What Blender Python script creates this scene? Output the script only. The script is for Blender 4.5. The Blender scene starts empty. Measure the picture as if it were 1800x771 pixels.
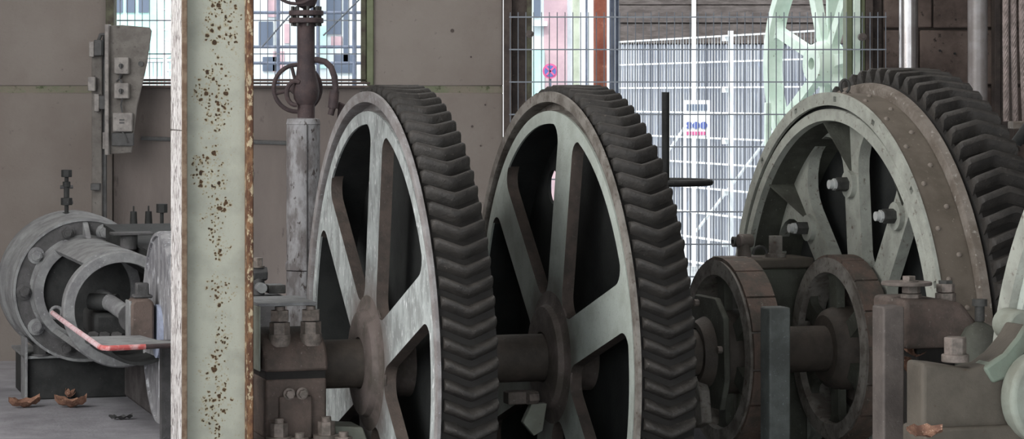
import bpy, math, random
from mathutils import Vector, Matrix
random.seed(7)
S = bpy.context.scene
COL = S.collection
PI = math.pi

# ------------------------------------------------------------------ camera, world, lights, exposure
F, H, HY = 4500.0, 1.65, 167.0          # focal length in px of the 1800x771 frame, eye height, horizon row
cd = bpy.data.cameras.new('camera'); cam = bpy.data.objects.new('camera', cd); COL.objects.link(cam)
cam.location = (0, 0, H); cam.rotation_euler = (PI/2, 0, 0)
cd.sensor_width = 36; cd.lens = 36*F/1800; cd.shift_y = -(385.5-HY)/1800; cd.clip_end = 200
S.camera = cam

w = bpy.data.worlds.new('overcast_sky'); S.world = w; w.use_nodes = True
bgn = w.node_tree.nodes['Background']; bgn.inputs[0].default_value = (.93, .97, 1, 1); bgn.inputs[1].default_value = 3.2

def area(name, loc, target, sx, sy, power, col):
    l = bpy.data.lights.new(name, 'AREA'); l.shape = 'RECTANGLE'; l.size = sx; l.size_y = sy; l.energy = power; l.color = col
    o = bpy.data.objects.new(name, l); COL.objects.link(o); o.location = loc
    o.rotation_euler = (Vector(target)-Vector(loc)).to_track_quat('-Z', 'Y').to_euler()
    return o
sun = bpy.data.lights.new('sun', 'SUN'); sun.energy = 2.6; sun.angle = math.radians(4); sun.color = (1, .97, .92)
so = bpy.data.objects.new('sun', sun); COL.objects.link(so); so.rotation_euler = (math.radians(42), 0, math.radians(-14))
area('left_window_light', (-6.6, 9.0, 3.0), (0, 11.5, .6), 6, 2.6, 220, (1, .985, .96))
area('front_window_light', (-5.6, 3.6, 3.3), (0, 12, .4), 4.5, 2.6, 200, (1, .97, .94))
area('left_high_fill', (-3.9, 8.6, 4.9), (-.6, 11.6, .6), 4.5, 3.0, 430, (1, .985, .97))  # unseen overhead fill, added to brighten the gear wheel faces
area('roof_light', (0.5, 13.2, 4.85), (0.3, 13.0, 0), 6, 1.2, 110, (1, .97, .93))
S.view_settings.view_transform = 'Standard'; S.view_settings.look = 'None'
S.view_settings.gamma = 1; S.view_settings.use_curve_mapping = False
S.view_settings.exposure = 0.0

# ------------------------------------------------------------------ helpers
def px(x, y, Y):
    """point at depth Y seen at photo pixel x, y"""
    return Vector(((x-900)/F*Y, Y, H-(y-HY)/F*Y))

def rgb(r, g, b):
    def f(v):
        v /= 255
        return v/12.92 if v <= .04045 else ((v+.055)/1.055)**2.4
    return (f(r), f(g), f(b), 1)

def mat(name, base, second=None, sc=6, lo=.4, hi=.62, speck=None, ssc=60, slo=.6, shi=.68, rough=.75, bump=.25, bsc=90, metal=0, stretch=(1, 1, 1), spec=.3):
    m = bpy.data.materials.new(name); m.use_nodes = True; nt = m.node_tree; N = nt.nodes; L = nt.links
    b = N['Principled BSDF']; b.inputs['Roughness'].default_value = rough; b.inputs['Metallic'].default_value = metal
    b.inputs['Specular IOR Level'].default_value = spec
    g = N.new('ShaderNodeNewGeometry'); mp = N.new('ShaderNodeMapping'); mp.inputs['Scale'].default_value = stretch
    L.new(g.outputs['Position'], mp.inputs[0])
    out = None
    def noise(scale, detail=6):
        n = N.new('ShaderNodeTexNoise'); n.inputs['Scale'].default_value = scale; n.inputs['Detail'].default_value = detail
        n.inputs['Roughness'].default_value = .62; L.new(mp.outputs[0], n.inputs['Vector']); return n
    def ramp(src, a, c):
        r = N.new('ShaderNodeMapRange'); r.inputs[1].default_value = a; r.inputs[2].default_value = c; L.new(src, r.inputs[0]); return r.outputs[0]
    def mix(fac, c1, c2):
        x = N.new('ShaderNodeMix'); x.data_type = 'RGBA'; L.new(fac, x.inputs[0])
        for s, c in ((x.inputs[6], c1), (x.inputs[7], c2)):
            if hasattr(c, 'links'): L.new(c, s)
            else: s.default_value = c
        return x.outputs[2]
    out = base
    if second: out = mix(ramp(noise(sc).outputs[0], lo, hi), base, second)
    if speck: out = mix(ramp(noise(ssc, 4).outputs[0], slo, shi), out, speck)
    if hasattr(out, 'links'): L.new(out, b.inputs['Base Color'])
    else: b.inputs['Base Color'].default_value = out
    if bump:
        bp = N.new('ShaderNodeBump'); bp.inputs['Strength'].default_value = bump; bp.inputs['Distance'].default_value = .01
        L.new(noise(bsc, 5).outputs[0], bp.inputs['Height']); L.new(bp.outputs[0], b.inputs['Normal'])
    m['_'] = 1
    return m

M = dict(
    wheel=mat('grey_green_paint', rgb(163, 166, 157), rgb(142, 144, 136), 9, .4, .62, rgb(98, 88, 80), 34, .6, .72, .7, .3),
    wheel1=mat('worn_pale_paint', rgb(168, 174, 173), rgb(134, 138, 137), 14, .42, .6, rgb(205, 208, 208), 45, .58, .68, .65, .35, stretch=(1, 1, .5)),
    wheel2=mat('dull_green_paint', rgb(176, 184, 177), rgb(160, 166, 158), 7, .42, .62, rgb(150, 152, 148), 90, .6, .7, .7, .25),
    rimedge=mat('rim_worn', rgb(142, 140, 140), rgb(120, 115, 114), 12, .42, .6, rgb(164, 164, 168), 60, .62, .68, .6, .3),
    inner=mat('inner_shade', rgb(44, 46, 45), rgb(34, 36, 36), 6, rough=.85),  # near-black puts shade into the colour of rim barrels and back webs
    tooth=mat('dark_greasy_iron', rgb(51, 48, 45), rgb(39, 37, 35), 16, .4, .62, rgb(96, 90, 84), 60, .66, .74, .62, .5, 60, spec=.4),
    root=mat('dark_root', rgb(28, 26, 24), rgb(22, 20, 18), 12, rough=.7),  # near-black tone for the gaps between teeth, darker than the tooth iron
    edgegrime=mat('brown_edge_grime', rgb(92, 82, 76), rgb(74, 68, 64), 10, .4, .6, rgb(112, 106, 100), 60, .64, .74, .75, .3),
    grease=mat('brown_grease', rgb(92, 80, 74), rgb(72, 64, 59), 10, .4, .6, rgb(120, 112, 106), 60, .64, .74, .72, .4),
    hub=mat('hub_grime', rgb(112, 102, 98), rgb(88, 82, 76), 9, .4, .6, rgb(132, 128, 124), 50, .64, .74, .7, .35),
    shaft=mat('shaft_grime', rgb(78, 71, 65), rgb(62, 57, 52), 9, .4, .6, rough=.65, bump=.25),
    band=mat('brown_band', rgb(96, 88, 79), rgb(82, 75, 66), 7, .4, .62, rgb(118, 110, 100), 50, .64, .72, .7, .15),
    rivet=mat('rivet_iron', rgb(112, 104, 96), rough=.6),
    shoulder=mat('shoulder_dust', rgb(116, 109, 102), rgb(94, 86, 78), 9, .42, .6, rgb(150, 146, 140), 40, .6, .7, .75, .4),
    darkgreen=mat('dark_green_iron', rgb(82, 84, 76), rgb(66, 66, 60), 8, .4, .6, rgb(120, 124, 114), 60, .66, .74, .7, .3),
    rustrim=mat('rust_tinged_rim', rgb(104, 88, 80), rgb(82, 76, 70), 13, .42, .6, rgb(128, 120, 112), 50, .62, .72, .75, .45),
    rimgrey=mat('grey_rim', rgb(132, 128, 122), rgb(98, 92, 86), 10, .42, .6, rgb(86, 74, 66), 40, .6, .7, .7, .4),
    steelpost=mat('post_paint', rgb(96, 89, 85), rgb(80, 74, 71), 8, .4, .6, rgb(118, 114, 110), 70, .64, .72, .7, .3),
    bluegrey=mat('blue_grey_post', rgb(82, 86, 84), rgb(66, 69, 67), 8, .4, .6, rgb(110, 116, 120), 70, .64, .72, .7, .3),
    bolt=mat('bolt_grime', rgb(122, 112, 106), rgb(92, 86, 80), 30, .4, .6, rough=.6, bump=.3),
    darkbolt=mat('dark_bolt', rgb(66, 66, 64), rgb(50, 50, 48), 30, rough=.5),
    brightbolt=mat('bare_bolt_end', rgb(176, 178, 176), rough=.45),
    enginegrey=mat('engine_grey', rgb(126, 128, 128), rgb(104, 104, 106), 12, .4, .6, rgb(156, 158, 160), 50, .62, .72, .6, .35),
    enginedark=mat('engine_dark', rgb(78, 77, 78), rgb(62, 62, 62), 12, .4, .6, rgb(112, 112, 114), 70, .64, .74, .65, .35),
    disc=mat('scratched_disc', rgb(134, 134, 136), rgb(104, 104, 108), 16, .42, .58, rgb(176, 178, 182), 30, .58, .64, .55, .35, stretch=(1, 1, .4)),
    discblue=mat('pale_blue_plug', rgb(148, 156, 176), rgb(128, 134, 150), 20, rough=.5),
    bare=mat('bare_steel', rgb(168, 166, 162), rgb(130, 124, 118), 30, .4, .6, rough=.42, metal=.3),
    black=mat('black_iron', rgb(46, 47, 47), rgb(34, 35, 35), 12, .4, .6, rgb(76, 76, 76), 70, .66, .74, .7, .3),
    red=mat('red_paint', rgb(172, 84, 82), rgb(190, 150, 150), 22, .45, .62, rough=.5),
    pink=mat('faded_pink_paint', rgb(204, 180, 184), rgb(176, 118, 122), 24, .5, .64, rough=.5),
    pipe=mat('rust_brown_pipe', rgb(72, 60, 60), rgb(58, 50, 52), 16, .4, .6, rgb(96, 82, 80), 60, .64, .74, .7, .4),
    lagging=mat('peeling_grey_lagging', rgb(142, 142, 144), rgb(104, 100, 100), 17, .42, .58, rgb(72, 66, 64), 38, .6, .66, .8, .5, stretch=(1, 1, .45)),
    castgreen=mat('dusty_green_casting', rgb(90, 84, 76), rgb(74, 69, 62), 5, .4, .62, rgb(80, 68, 60), 40, .66, .74, .75, .3),
    castpale=mat('pale_green_casting', rgb(140, 146, 136), rgb(122, 124, 114), 6, .4, .62, rgb(100, 92, 84), 60, .68, .74, .7, .2),
    armgreen=mat('pale_green_arm', rgb(112, 123, 111), rgb(102, 106, 96), 7, .4, .62, rgb(100, 92, 84), 60, .66, .74, .7, .2),
    panel=mat('switch_plate', rgb(108, 104, 100), rgb(92, 88, 84), 14, .4, .62, rgb(74, 70, 68), 40, .62, .7, .75, .25),
    panelbox=mat('switch_box', rgb(136, 132, 128), rgb(110, 106, 104), 20, .4, .62, rgb(70, 66, 64), 80, .66, .72, .6, .2),
    paneldark=mat('dark_label_plate', rgb(78, 78, 78), rgb(64, 64, 64), 20, rough=.6),
    wall=mat('grey_render_wall', rgb(117, 111, 106), rgb(106, 98, 93), 1.6, .35, .65, rgb(92, 86, 82), 22, .66, .76, .9, .35, 50),
    walldark=mat('stained_lower_wall', rgb(110, 102, 98), rgb(94, 87, 84), 2.4, .35, .65, rgb(76, 70, 68), 18, .62, .74, .9, .35, 50, stretch=(1, 1, .35)),
    block=mat('brown_blocks', rgb(104, 92, 86), rgb(72, 62, 58), 3.2, .4, .6, rgb(50, 44, 42), 26, .62, .7, .9, .4, 50),
    mortar=mat('dark_mortar', rgb(60, 54, 50), rough=.95),
    moss=mat('mossy_joint', rgb(98, 104, 84), rgb(112, 106, 96), 8, .4, .6, rgb(72, 78, 58), 30, .58, .66, .95, .4),
    floor=mat('dusty_concrete_floor', rgb(150, 149, 154), rgb(128, 127, 132), 5, .35, .62, rgb(72, 70, 72), 34, .64, .74, .85, .4, 40),
    plinth=mat('plinth_concrete', rgb(92, 88, 88), rgb(70, 66, 66), 7, .4, .6, rgb(110, 108, 108), 40, .64, .72, .9, .4),
    pit=mat('pit_dirt', rgb(44, 42, 42), rgb(34, 32, 32), 6, rough=.95),
    colpeel=None,
    sill=mat('brown_sill', rgb(84, 72, 68), rgb(66, 58, 56), 10, .4, .6, rough=.8, stretch=(1, 1, 4)),
    frame=mat('green_brown_frame', rgb(86, 88, 72), rgb(62, 56, 50), 8, .4, .6, rough=.8),
    colbrown=mat('brown_steel', rgb(74, 66, 62), rgb(56, 50, 48), 9, .4, .6, rgb(96, 88, 84), 50, .64, .72, .8, .3),
    wire=mat('galvanised_wire', rgb(120, 126, 134), rough=.5, bump=0, metal=.2),
    whitewire=mat('bright_zinc_wire', rgb(235, 240, 242), rough=.5, bump=0),
    greysteel=mat('blue_grey_steel', rgb(92, 100, 116), rgb(74, 80, 94), 9, rough=.6),
    pipegrey=mat('grey_pipe', rgb(138, 134, 134), rgb(122, 116, 114), 9, .4, .6, rough=.33, bump=.05, spec=.6),
    pipegloss=mat('glossy_grey_pipe', rgb(176, 174, 174), rgb(160, 156, 156), 9, .4, .6, rough=.22, bump=.03, metal=.75, spec=.6),
    rope=mat('wire_rope', rgb(146, 134, 130), rgb(116, 106, 102), 24, .4, .6, rough=.7, bump=.1),
    leaf=mat('dead_leaf', rgb(138, 104, 86), rgb(104, 76, 64), 30, .4, .6, rgb(190, 160, 140), 90, .6, .68, .8, .3),
    yard=mat('yard_ground', rgb(150, 154, 156), rgb(130, 132, 134), 2, rough=.9),
    pinkwall=mat('pink_render', rgb(190, 164, 170), rgb(170, 146, 154), 2, rough=.9),
    whitewall=mat('white_render', rgb(226, 234, 236), rgb(206, 218, 222), 2, rough=.9),
    tealwall=mat('pale_teal_render', rgb(168, 210, 204), rgb(196, 226, 220), 2, rough=.9),
    shed=mat('corrugated_sheet', rgb(146, 151, 160), rgb(124, 129, 140), 3, .4, .6, rgb(150, 160, 176), 12, .6, .7, .6, .1, stretch=(1, 1, .3)),
    board=mat('weathered_board', rgb(92, 86, 84), rgb(70, 64, 62), 7, .4, .6, rgb(116, 110, 106), 30, .62, .7, .85, .4, stretch=(1, 1, 5)),
    redcol=mat('rusty_red_post', rgb(132, 82, 66), rgb(112, 62, 50), 6, .4, .6, rgb(150, 100, 84), 20, .6, .68, .9, .3),
    sagepipe=mat('sage_pipe', rgb(176, 184, 168), rgb(150, 158, 142), 5, rough=.7),
    palegreen=mat('pale_mint_paint', rgb(210, 223, 211), rgb(188, 206, 192), 5, .4, .6, rgb(120, 112, 96), 20, .66, .72, .6, .1),
    olive=mat('olive_door_frame', rgb(98, 104, 80), rgb(84, 90, 68), 6, rough=.6),
    glassdark=mat('dark_glass', rgb(96, 106, 122), rough=.2, bump=0),
    blue=mat('sign_blue', rgb(78, 92, 150), rough=.5, bump=0),
    signred=mat('sign_red', rgb(180, 86, 128), rough=.5, bump=0),
    white=mat('white_paint', rgb(225, 228, 230), rough=.6, bump=0),
)

def peel(name, base, under, rust, vor_scale, blob, edge_only=False, stretch=(1, 1, 1)):
    """paint with irregular rust pits: voronoi spots gated by a coarse noise"""
    m = bpy.data.materials.new(name); m.use_nodes = True; nt = m.node_tree; N = nt.nodes; L = nt.links
    b = N['Principled BSDF']; b.inputs['Roughness'].default_value = .72; b.inputs['Specular IOR Level'].default_value = .3
    tc = N.new('ShaderNodeTexCoord'); mp = N.new('ShaderNodeMapping'); mp.inputs['Scale'].default_value = stretch
    L.new(tc.outputs['Object'], mp.inputs[0])
    def noise(s, d=5):
        n = N.new('ShaderNodeTexNoise'); n.inputs['Scale'].default_value = s; n.inputs['Detail'].default_value = d; L.new(mp.outputs[0], n.inputs['Vector']); return n.outputs[0]
    def mr(src, a, c, o1=0, o2=1):
        r = N.new('ShaderNodeMapRange'); r.inputs[1].default_value = a; r.inputs[2].default_value = c; r.inputs[3].default_value = o1; r.inputs[4].default_value = o2; L.new(src, r.inputs[0]); return r.outputs[0]
    def mth(op, a, c):
        q = N.new('ShaderNodeMath'); q.operation = op
        for i, s in enumerate((a, c)):
            if hasattr(s, 'links'): L.new(s, q.inputs[i])
            else: q.inputs[i].default_value = s
        return q.outputs[0]
    def mix(fac, c1, c2):
        x = N.new('ShaderNodeMix'); x.data_type = 'RGBA'; L.new(fac, x.inputs[0])
        for s, c in ((x.inputs[6], c1), (x.inputs[7], c2)):
            if hasattr(c, 'links'): L.new(c, s)
            else: s.default_value = c
        return x.outputs[2]
    wob = N.new('ShaderNodeVectorMath'); wob.operation = 'ADD'
    nn = N.new('ShaderNodeTexNoise'); nn.inputs['Scale'].default_value = 55; L.new(mp.outputs[0], nn.inputs['Vector'])
    sc_ = N.new('ShaderNodeVectorMath'); sc_.operation = 'SCALE'; sc_.inputs[3].default_value = .018; L.new(nn.outputs[1], sc_.inputs[0])
    L.new(mp.outputs[0], wob.inputs[0]); L.new(sc_.outputs[0], wob.inputs[1])
    def spots(scale, rmin, rmax, gate, cut):
        v = N.new('ShaderNodeTexVoronoi'); v.inputs['Scale'].default_value = scale; L.new(wob.outputs[0], v.inputs['Vector'])
        sep = N.new('ShaderNodeSeparateColor'); L.new(v.outputs['Color'], sep.inputs[0])
        rad = mth('MULTIPLY', mth('ADD', mth('MULTIPLY', sep.outputs[0], rmax-rmin), rmin), mr(gate, cut, cut+.1))
        d = mth('SUBTRACT', rad, v.outputs['Distance'])
        return d
    sep = N.new('ShaderNodeSeparateXYZ'); L.new(tc.outputs['Object'], sep.inputs[0])
    gate = noise(6.5, 3)
    if blob is not None:                       # rust band runs up the middle of the web
        off = mth('ABSOLUTE', mth('SUBTRACT', sep.outputs[0], blob), 0)
        gate = mth('SUBTRACT', mth('ADD', gate, .12), mth('MULTIPLY', off, 2.7))
    d1 = spots(vor_scale, .05, .46, gate, .45)
    d2 = spots(vor_scale*1.9, .08, .44, gate, .45)
    d = mth('MAXIMUM', d1, mth('MULTIPLY', d2, .8))
    core = mr(d, .0, .06); halo = mr(d, -.16, .02)
    c0 = mix(mr(noise(9), .45, .65), base, under)
    c1 = mix(mth('MULTIPLY', halo, .55), c0, rust[0])
    rc = mix(mr(noise(70), .4, .6), rust[1], rust[2])
    c2 = mix(core, c1, rc)
    L.new(c2, b.inputs['Base Color'])
    bp = N.new('ShaderNodeBump'); bp.inputs['Strength'].default_value = .5; bp.inputs['Distance'].default_value = .004
    L.new(mth('ADD', mth('MULTIPLY', core, -1.0), noise(60)), bp.inputs['Height']); L.new(bp.outputs[0], b.inputs['Normal'])
    return m
def hub_grime(m, r0, r1, col):
    nt = m.node_tree; N = nt.nodes; L = nt.links; b = N['Principled BSDF']; src = b.inputs['Base Color'].links[0].from_socket
    tc = N.new('ShaderNodeTexCoord'); sp = N.new('ShaderNodeVectorMath'); sp.operation = 'MULTIPLY'; sp.inputs[1].default_value = (0,1,1)
    L.new(tc.outputs['Object'], sp.inputs[0]); ln = N.new('ShaderNodeVectorMath'); ln.operation = 'LENGTH'; L.new(sp.outputs[0], ln.inputs[0])
    no = N.new('ShaderNodeTexNoise'); no.inputs['Scale'].default_value = 7; L.new(tc.outputs['Object'], no.inputs['Vector'])
    ad = N.new('ShaderNodeMath'); ad.operation = 'MULTIPLY_ADD'; ad.inputs[1].default_value = -.16; L.new(no.outputs[0], ad.inputs[0]); L.new(ln.outputs['Value'], ad.inputs[2])
    mr = N.new('ShaderNodeMapRange'); mr.inputs[1].default_value = r0; mr.inputs[2].default_value = r1; mr.inputs[3].default_value = 1; mr.inputs[4].default_value = 0; L.new(ad.outputs[0], mr.inputs[0])
    x = N.new('ShaderNodeMix'); x.data_type = 'RGBA'; L.new(mr.outputs[0], x.inputs[0]); L.new(src, x.inputs[6]); x.inputs[7].default_value = col; L.new(x.outputs[2], b.inputs['Base Color'])
hub_grime(M['wheel1'], .17, .38, rgb(112, 102, 98)); hub_grime(M['wheel2'], .17, .36, rgb(92, 88, 82))
M['web'] = peel('pitted_green_paint', rgb(159, 161, 149), rgb(146, 148, 137), (rgb(140, 120, 74), rgb(74, 54, 34), rgb(48, 36, 26)), 40, .15)
M['colpeel'] = mat('flaking_white_paint', rgb(205, 203, 202), rgb(178, 174, 172), 12, .4, .6, rgb(92, 84, 82), 34, .54, .58, .75, .6, 60, stretch=(2.4, 2.4, .6))
M['rustedge'] = mat('flaking_rust_edge', rgb(120, 90, 66), rgb(84, 58, 44), 26, .42, .56, rgb(168, 154, 128), 40, .55, .61, .85, .8, 50, stretch=(1, 1, .6))
M['mossrust'] = mat('brown_edge_paint', rgb(98, 80, 66), rgb(120, 104, 88), 20, .42, .58, rough=.85)


class MB:
    def __init__(s): s.v = []; s.f = []
    def add(s, vs, fs, T=None):
        n = len(s.v)
        s.v += [tuple(T @ Vector(p)) if T else tuple(p) for p in vs]
        s.f += [tuple(i+n for i in f) for f in fs]; return s
    def box(s, x0, x1, y0, y1, z0, z1, T=None):
        return s.add([(x0,y0,z0),(x1,y0,z0),(x1,y1,z0),(x0,y1,z0),(x0,y0,z1),(x1,y0,z1),(x1,y1,z1),(x0,y1,z1)],
                     [(0,3,2,1),(4,5,6,7),(0,1,5,4),(1,2,6,5),(2,3,7,6),(3,0,4,7)], T)
    def cyl(s, p0, p1, r0, r1=None, n=20, T=None, a0=0):
        p0, p1 = Vector(p0), Vector(p1); r1 = r0 if r1 is None else r1
        d = (p1-p0).normalized(); u = d.orthogonal().normalized(); q = d.cross(u)
        vs = []
        for p, r in ((p0, r0), (p1, r1)):
            for i in range(n):
                a = a0+2*PI*i/n; vs.append(p+(u*math.cos(a)+q*math.sin(a))*r)
        return s.add(vs, [tuple(range(n))[::-1], tuple(range(n, 2*n))]+[(i,(i+1)%n,n+(i+1)%n,n+i) for i in range(n)], T)
    def lathe(s, prof, axis='x', n=96, a0=0, a1=2*PI, close=True, T=None):
        """prof: loop of (t, r) round the axis; closed ring section"""
        full = abs(a1-a0-2*PI) < 1e-6; m = n if full else n+1; k = len(prof); vs = []
        for i in range(m):
            a = a0+(a1-a0)*i/n; ca, sa = math.cos(a), math.sin(a)
            for t, r in prof:
                vs.append({'x': (t, -r*sa, r*ca), 'y': (r*sa, t, r*ca), 'z': (r*ca, r*sa, t)}[axis])
        fs = []
        for i in range(n):
            j = (i+1) % m
            for q in range(k if close else k-1):
                p = (q+1) % k; fs.append((i*k+q, i*k+p, j*k+p, j*k+q))
        if not full and close: fs += [tuple(range(k))[::-1], tuple((m-1)*k+q for q in range(k))]
        return s.add(vs, fs, T)
    def disc(s, t0, t1, r, axis='x', n=64, T=None):
        e = {'x': (1,0,0), 'y': (0,1,0), 'z': (0,0,1)}[axis]; e = Vector(e)
        return s.cyl(e*t0, e*t1, r, n=n, T=T)
    def prism(s, poly, plane, d0, d1, T=None):
        """poly: outline in the named plane, extruded along the third axis"""
        g = {'yz': lambda a,b,d:(d,a,b), 'xz': lambda a,b,d:(a,d,b), 'xy': lambda a,b,d:(a,b,d)}[plane]; n = len(poly)
        vs = [g(a,b,d0) for a,b in poly]+[g(a,b,d1) for a,b in poly]
        return s.add(vs, [tuple(range(n))[::-1], tuple(range(n,2*n))]+[(i,(i+1)%n,n+(i+1)%n,n+i) for i in range(n)], T)
    def tube(s, pts, r, n=10, closed=False, T=None):
        pts = [Vector(p) for p in pts]; k = len(pts); vs = []; up = None
        for i, p in enumerate(pts):
            a = pts[i-1] if (i or closed) else p; b = pts[(i+1) % k] if (i < k-1 or closed) else p
            d = (b-a).normalized()
            u = d.orthogonal().normalized() if up is None else (up-d*up.dot(d)).normalized()
            up = u; q = d.cross(u)
            rr = r[i] if isinstance(r, (list, tuple)) else r
            for j in range(n):
                t = 2*PI*j/n; vs.append(p+(u*math.cos(t)+q*math.sin(t))*rr)
        fs = []
        for i in range(k if closed else k-1):
            i2 = (i+1) % k
            fs += [(i*n+j, i*n+(j+1)%n, i2*n+(j+1)%n, i2*n+j) for j in range(n)]
        if not closed: fs += [tuple(range(n))[::-1], tuple((k-1)*n+j for j in range(n))]
        return s.add(vs, fs, T)
    def mesh(s, name, sharp=35):
        me = bpy.data.meshes.new(name); me.from_pydata(s.v, [], s.f); me.validate(); me.update()
        import bmesh
        bm = bmesh.new(); bm.from_mesh(me); bmesh.ops.recalc_face_normals(bm, faces=bm.faces); bm.to_mesh(me); bm.free()
        me.shade_smooth(); me.set_sharp_from_angle(angle=math.radians(sharp)); return me

def obj(name, mb, m, parent=None, bevel=0, seg=2, loc=None, rot=None, label=None, kind=None, me=None):
    me = me or mb.mesh(name)
    if not me.materials: me.materials.append(M[m] if isinstance(m, str) else m)
    o = bpy.data.objects.new(name, me); COL.objects.link(o)
    if parent: o.parent = parent
    if loc: o.location = loc
    if rot: o.rotation_euler = rot
    if bevel:
        b = o.modifiers.new('bevel', 'BEVEL'); b.width = bevel; b.segments = seg; b.limit_method = 'ANGLE'; b.angle_limit = math.radians(40)
    if label: o['label'] = label
    if kind: o['kind'] = kind
    return o

def thing(name, label, cat, loc=(0,0,0), rotz=0, group=None, kind=None):
    o = bpy.data.objects.new(name, None); COL.objects.link(o); o.location = loc; o.rotation_euler = (0,0,rotz); o.empty_display_size = .1
    if kind: o['kind'] = kind
    else: o['label'] = label; o['category'] = cat
    if group: o['group'] = group
    return o
def tag(o, label, cat, group=None):
    o['label'] = label; o['category'] = cat
    if group: o['group'] = group
    return o

def hexbolt(p, d, r, h, washer=True, stud=0, square=False, mb=None):
    mb = mb or MB(); p, d = Vector(p), Vector(d).normalized()
    if washer: mb.cyl(p, p+d*h*.18, r*1.4, n=20)
    mb.cyl(p+d*(h*.18 if washer else 0), p+d*h, r, n=4 if square else 6, a0=.4 if not square else PI/4)
    if stud: mb.cyl(p+d*h, p+d*(h+stud), r*.55, n=12)
    return mb

# ------------------------------------------------------------------ row frame: all shafts run along TH
TH = math.radians(17.2); CT, ST = math.cos(TH), math.sin(TH)
O = Vector((-.631, 11, 0))                       # below the face centre of the first gear wheel
def row(t, y=0, z=0): return O+Vector((CT*t-ST*y, ST*t+CT*y, z))
ZC = .5

# ================================================================== THE SETTING
YW = 15.9
def wx(p): return (p-900)/F*YW
def wz(p): return H-(p-HY)/F*YW

# floor: slabs round the wheel pit
def floor_piece(name, x0, x1, y0, y1, z0, z1, m):
    mb = MB(); mb.box(x0, x1, y0, y1, z0, z1)
    o = obj(name, mb, m, kind='structure', loc=O, rot=(0,0,TH)); return o
floor_piece('floor', -9, -.16-.0, -16, 14, -.3, 0, 'floor')
floor_piece('floor', -.16, 11, 1.38, 4.05, -.3, 0, 'floor')
floor_piece('floor', -.16, 1.0, -16, -1.45, -.3, 0, 'floor')
floor_piece('floor', 1.0, 11, -16, -6, -.3, 0, 'floor')
floor_piece('floor', 1.0, 11, -6, -1.45, -1.2, -1.05, 'pit')
floor_piece('floor', 4.6, 11, -1.45, 1.38, -.3, 0, 'floor')
fp = MB(); fp.box(-.16, 4.6, -1.45, 1.38, -1.2, -1.05)
obj('floor', fp, 'pit', kind='structure', loc=O, rot=(0,0,TH))
for nm, b in (('pit_side', (-.20,-.17,-1.45,1.38,-1.1,-.3)), ('pit_side', (-.16,4.6,1.38,1.46,-1.1,-.3)), ('pit_side', (-.16,1.0,-1.53,-1.45,-1.1,-.3)), ('pit_side', (4.6,4.68,-1.45,1.38,-1.1,-.3))):
    mb = MB(); mb.box(*b); obj('trim_1', mb, 'pit', kind='structure', loc=O, rot=(0,0,TH))

# back wall of concrete panels with mossy joints
wb = thing('wall_back', '', '', (0, YW, 0), kind='structure')
def panel(x0, x1, z0, z1, m='wall', d0=0.0, th=.2):
    mb = MB(); mb.box(x0, x1, d0, d0+th, z0, z1); return obj('concrete_panel', mb, m, wb, bevel=.006, seg=1)
XL, XR = wx(196), wx(654)
zj1, zj0 = wz(151), wz(163)
panel(-8, wx(-420), -.3, zj0); panel(wx(-418), XL, -.3, zj0); panel(-8, wx(-420), zj1, 5); panel(wx(-418), XL, zj1, 5)
panel(XL+.004, XR-.004, -.3, wz(152), 'walldark', .03, .17)
panel(XR, wx(884), -.3, zj0); panel(XR, wx(884), zj1, 5)
panel(XL+.004, XR-.004, 3.3, 5, 'wall', .03, .17)
panel(wx(884)+.003, 2.4, 3.6, 5, 'wall', .03, .17)
for a, b in ((-8, XL), (XR, wx(884))):
    mb = MB(); mb.box(a, b, .008, .15, zj0-.002, zj1+.002); obj('joint_strip', mb, 'moss', wb)
# small gouge and bolt ends on the pier
for (x, y, r) in ((830, 222, .008), (853, 184, .006), (795, 54, .012), (828, 100, .006), (845, 256, .006)):
    mb = MB(); mb.cyl((wx(x), -.004, wz(y)), (wx(x), .02, wz(y)), r, n=10); obj('wall_pin', mb, 'colbrown', wb)

# window
wn = thing('window_1', '', '', (0, YW, 0), kind='structure')
for nm, (a, b, c, d, z0, z1), m in (
    ('window_frame', (wx(187), wx(201), -.03, .1, wz(147), 3.3), 'frame'), ('window_frame', (wx(634), wx(644), -.0, .1, wz(147), 3.3), 'frame'),
    ('window_jamb', (wx(645), wx(657), -.03, .12, wz(150), 3.3), 'olive')):
    mb = MB(); mb.box(a, b, c, d, z0, z1); obj(nm, mb, m, wn, bevel=.004, seg=1)
for z0, z1, d in ((wz(142.5), wz(139), .0), (wz(148), wz(144), -.035), (wz(154), wz(150), -.045)):
    mb = MB(); mb.box(XL+.02, XR-.01, d, .1, z0, z1); obj('window_sill', mb, 'sill', wn, bevel=.003, seg=1)
# mesh grille behind the window
gr = thing('window_mesh_grille', 'welded mesh grille outside the window behind the valve pipe', 'fence', (0, YW+.35, 1.5))
vw = MB(); vw.cyl((0,0,.1), (0,0,2.2), .0028, n=5); vme = vw.mesh('vertical_wire')
n = 36
for i in range(n):
    obj('vertical_wire', None, 'wire', gr, loc=(wx(196)+(wx(660)-wx(196))*i/(n-1), 0, 0), me=vme)
for y in (33, 93, 139, -30):
    mb = MB(); mb.box(wx(190), wx(665), .004, .016, wz(y)-1.5-.004, wz(y)-1.5+.004); obj('horizontal_wire', mb, 'wire', gr)
for (x, y, x2, y2) in ((450, 80, 520, 0), (560, 60, 640, -20)):
    mb = MB(); mb.tube([(wx(x),.04,wz(y)-1.5), (wx(x2),.04,wz(y2)-1.5)], .006, 6); obj('diagonal_brace', mb, 'wire', gr)

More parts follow.
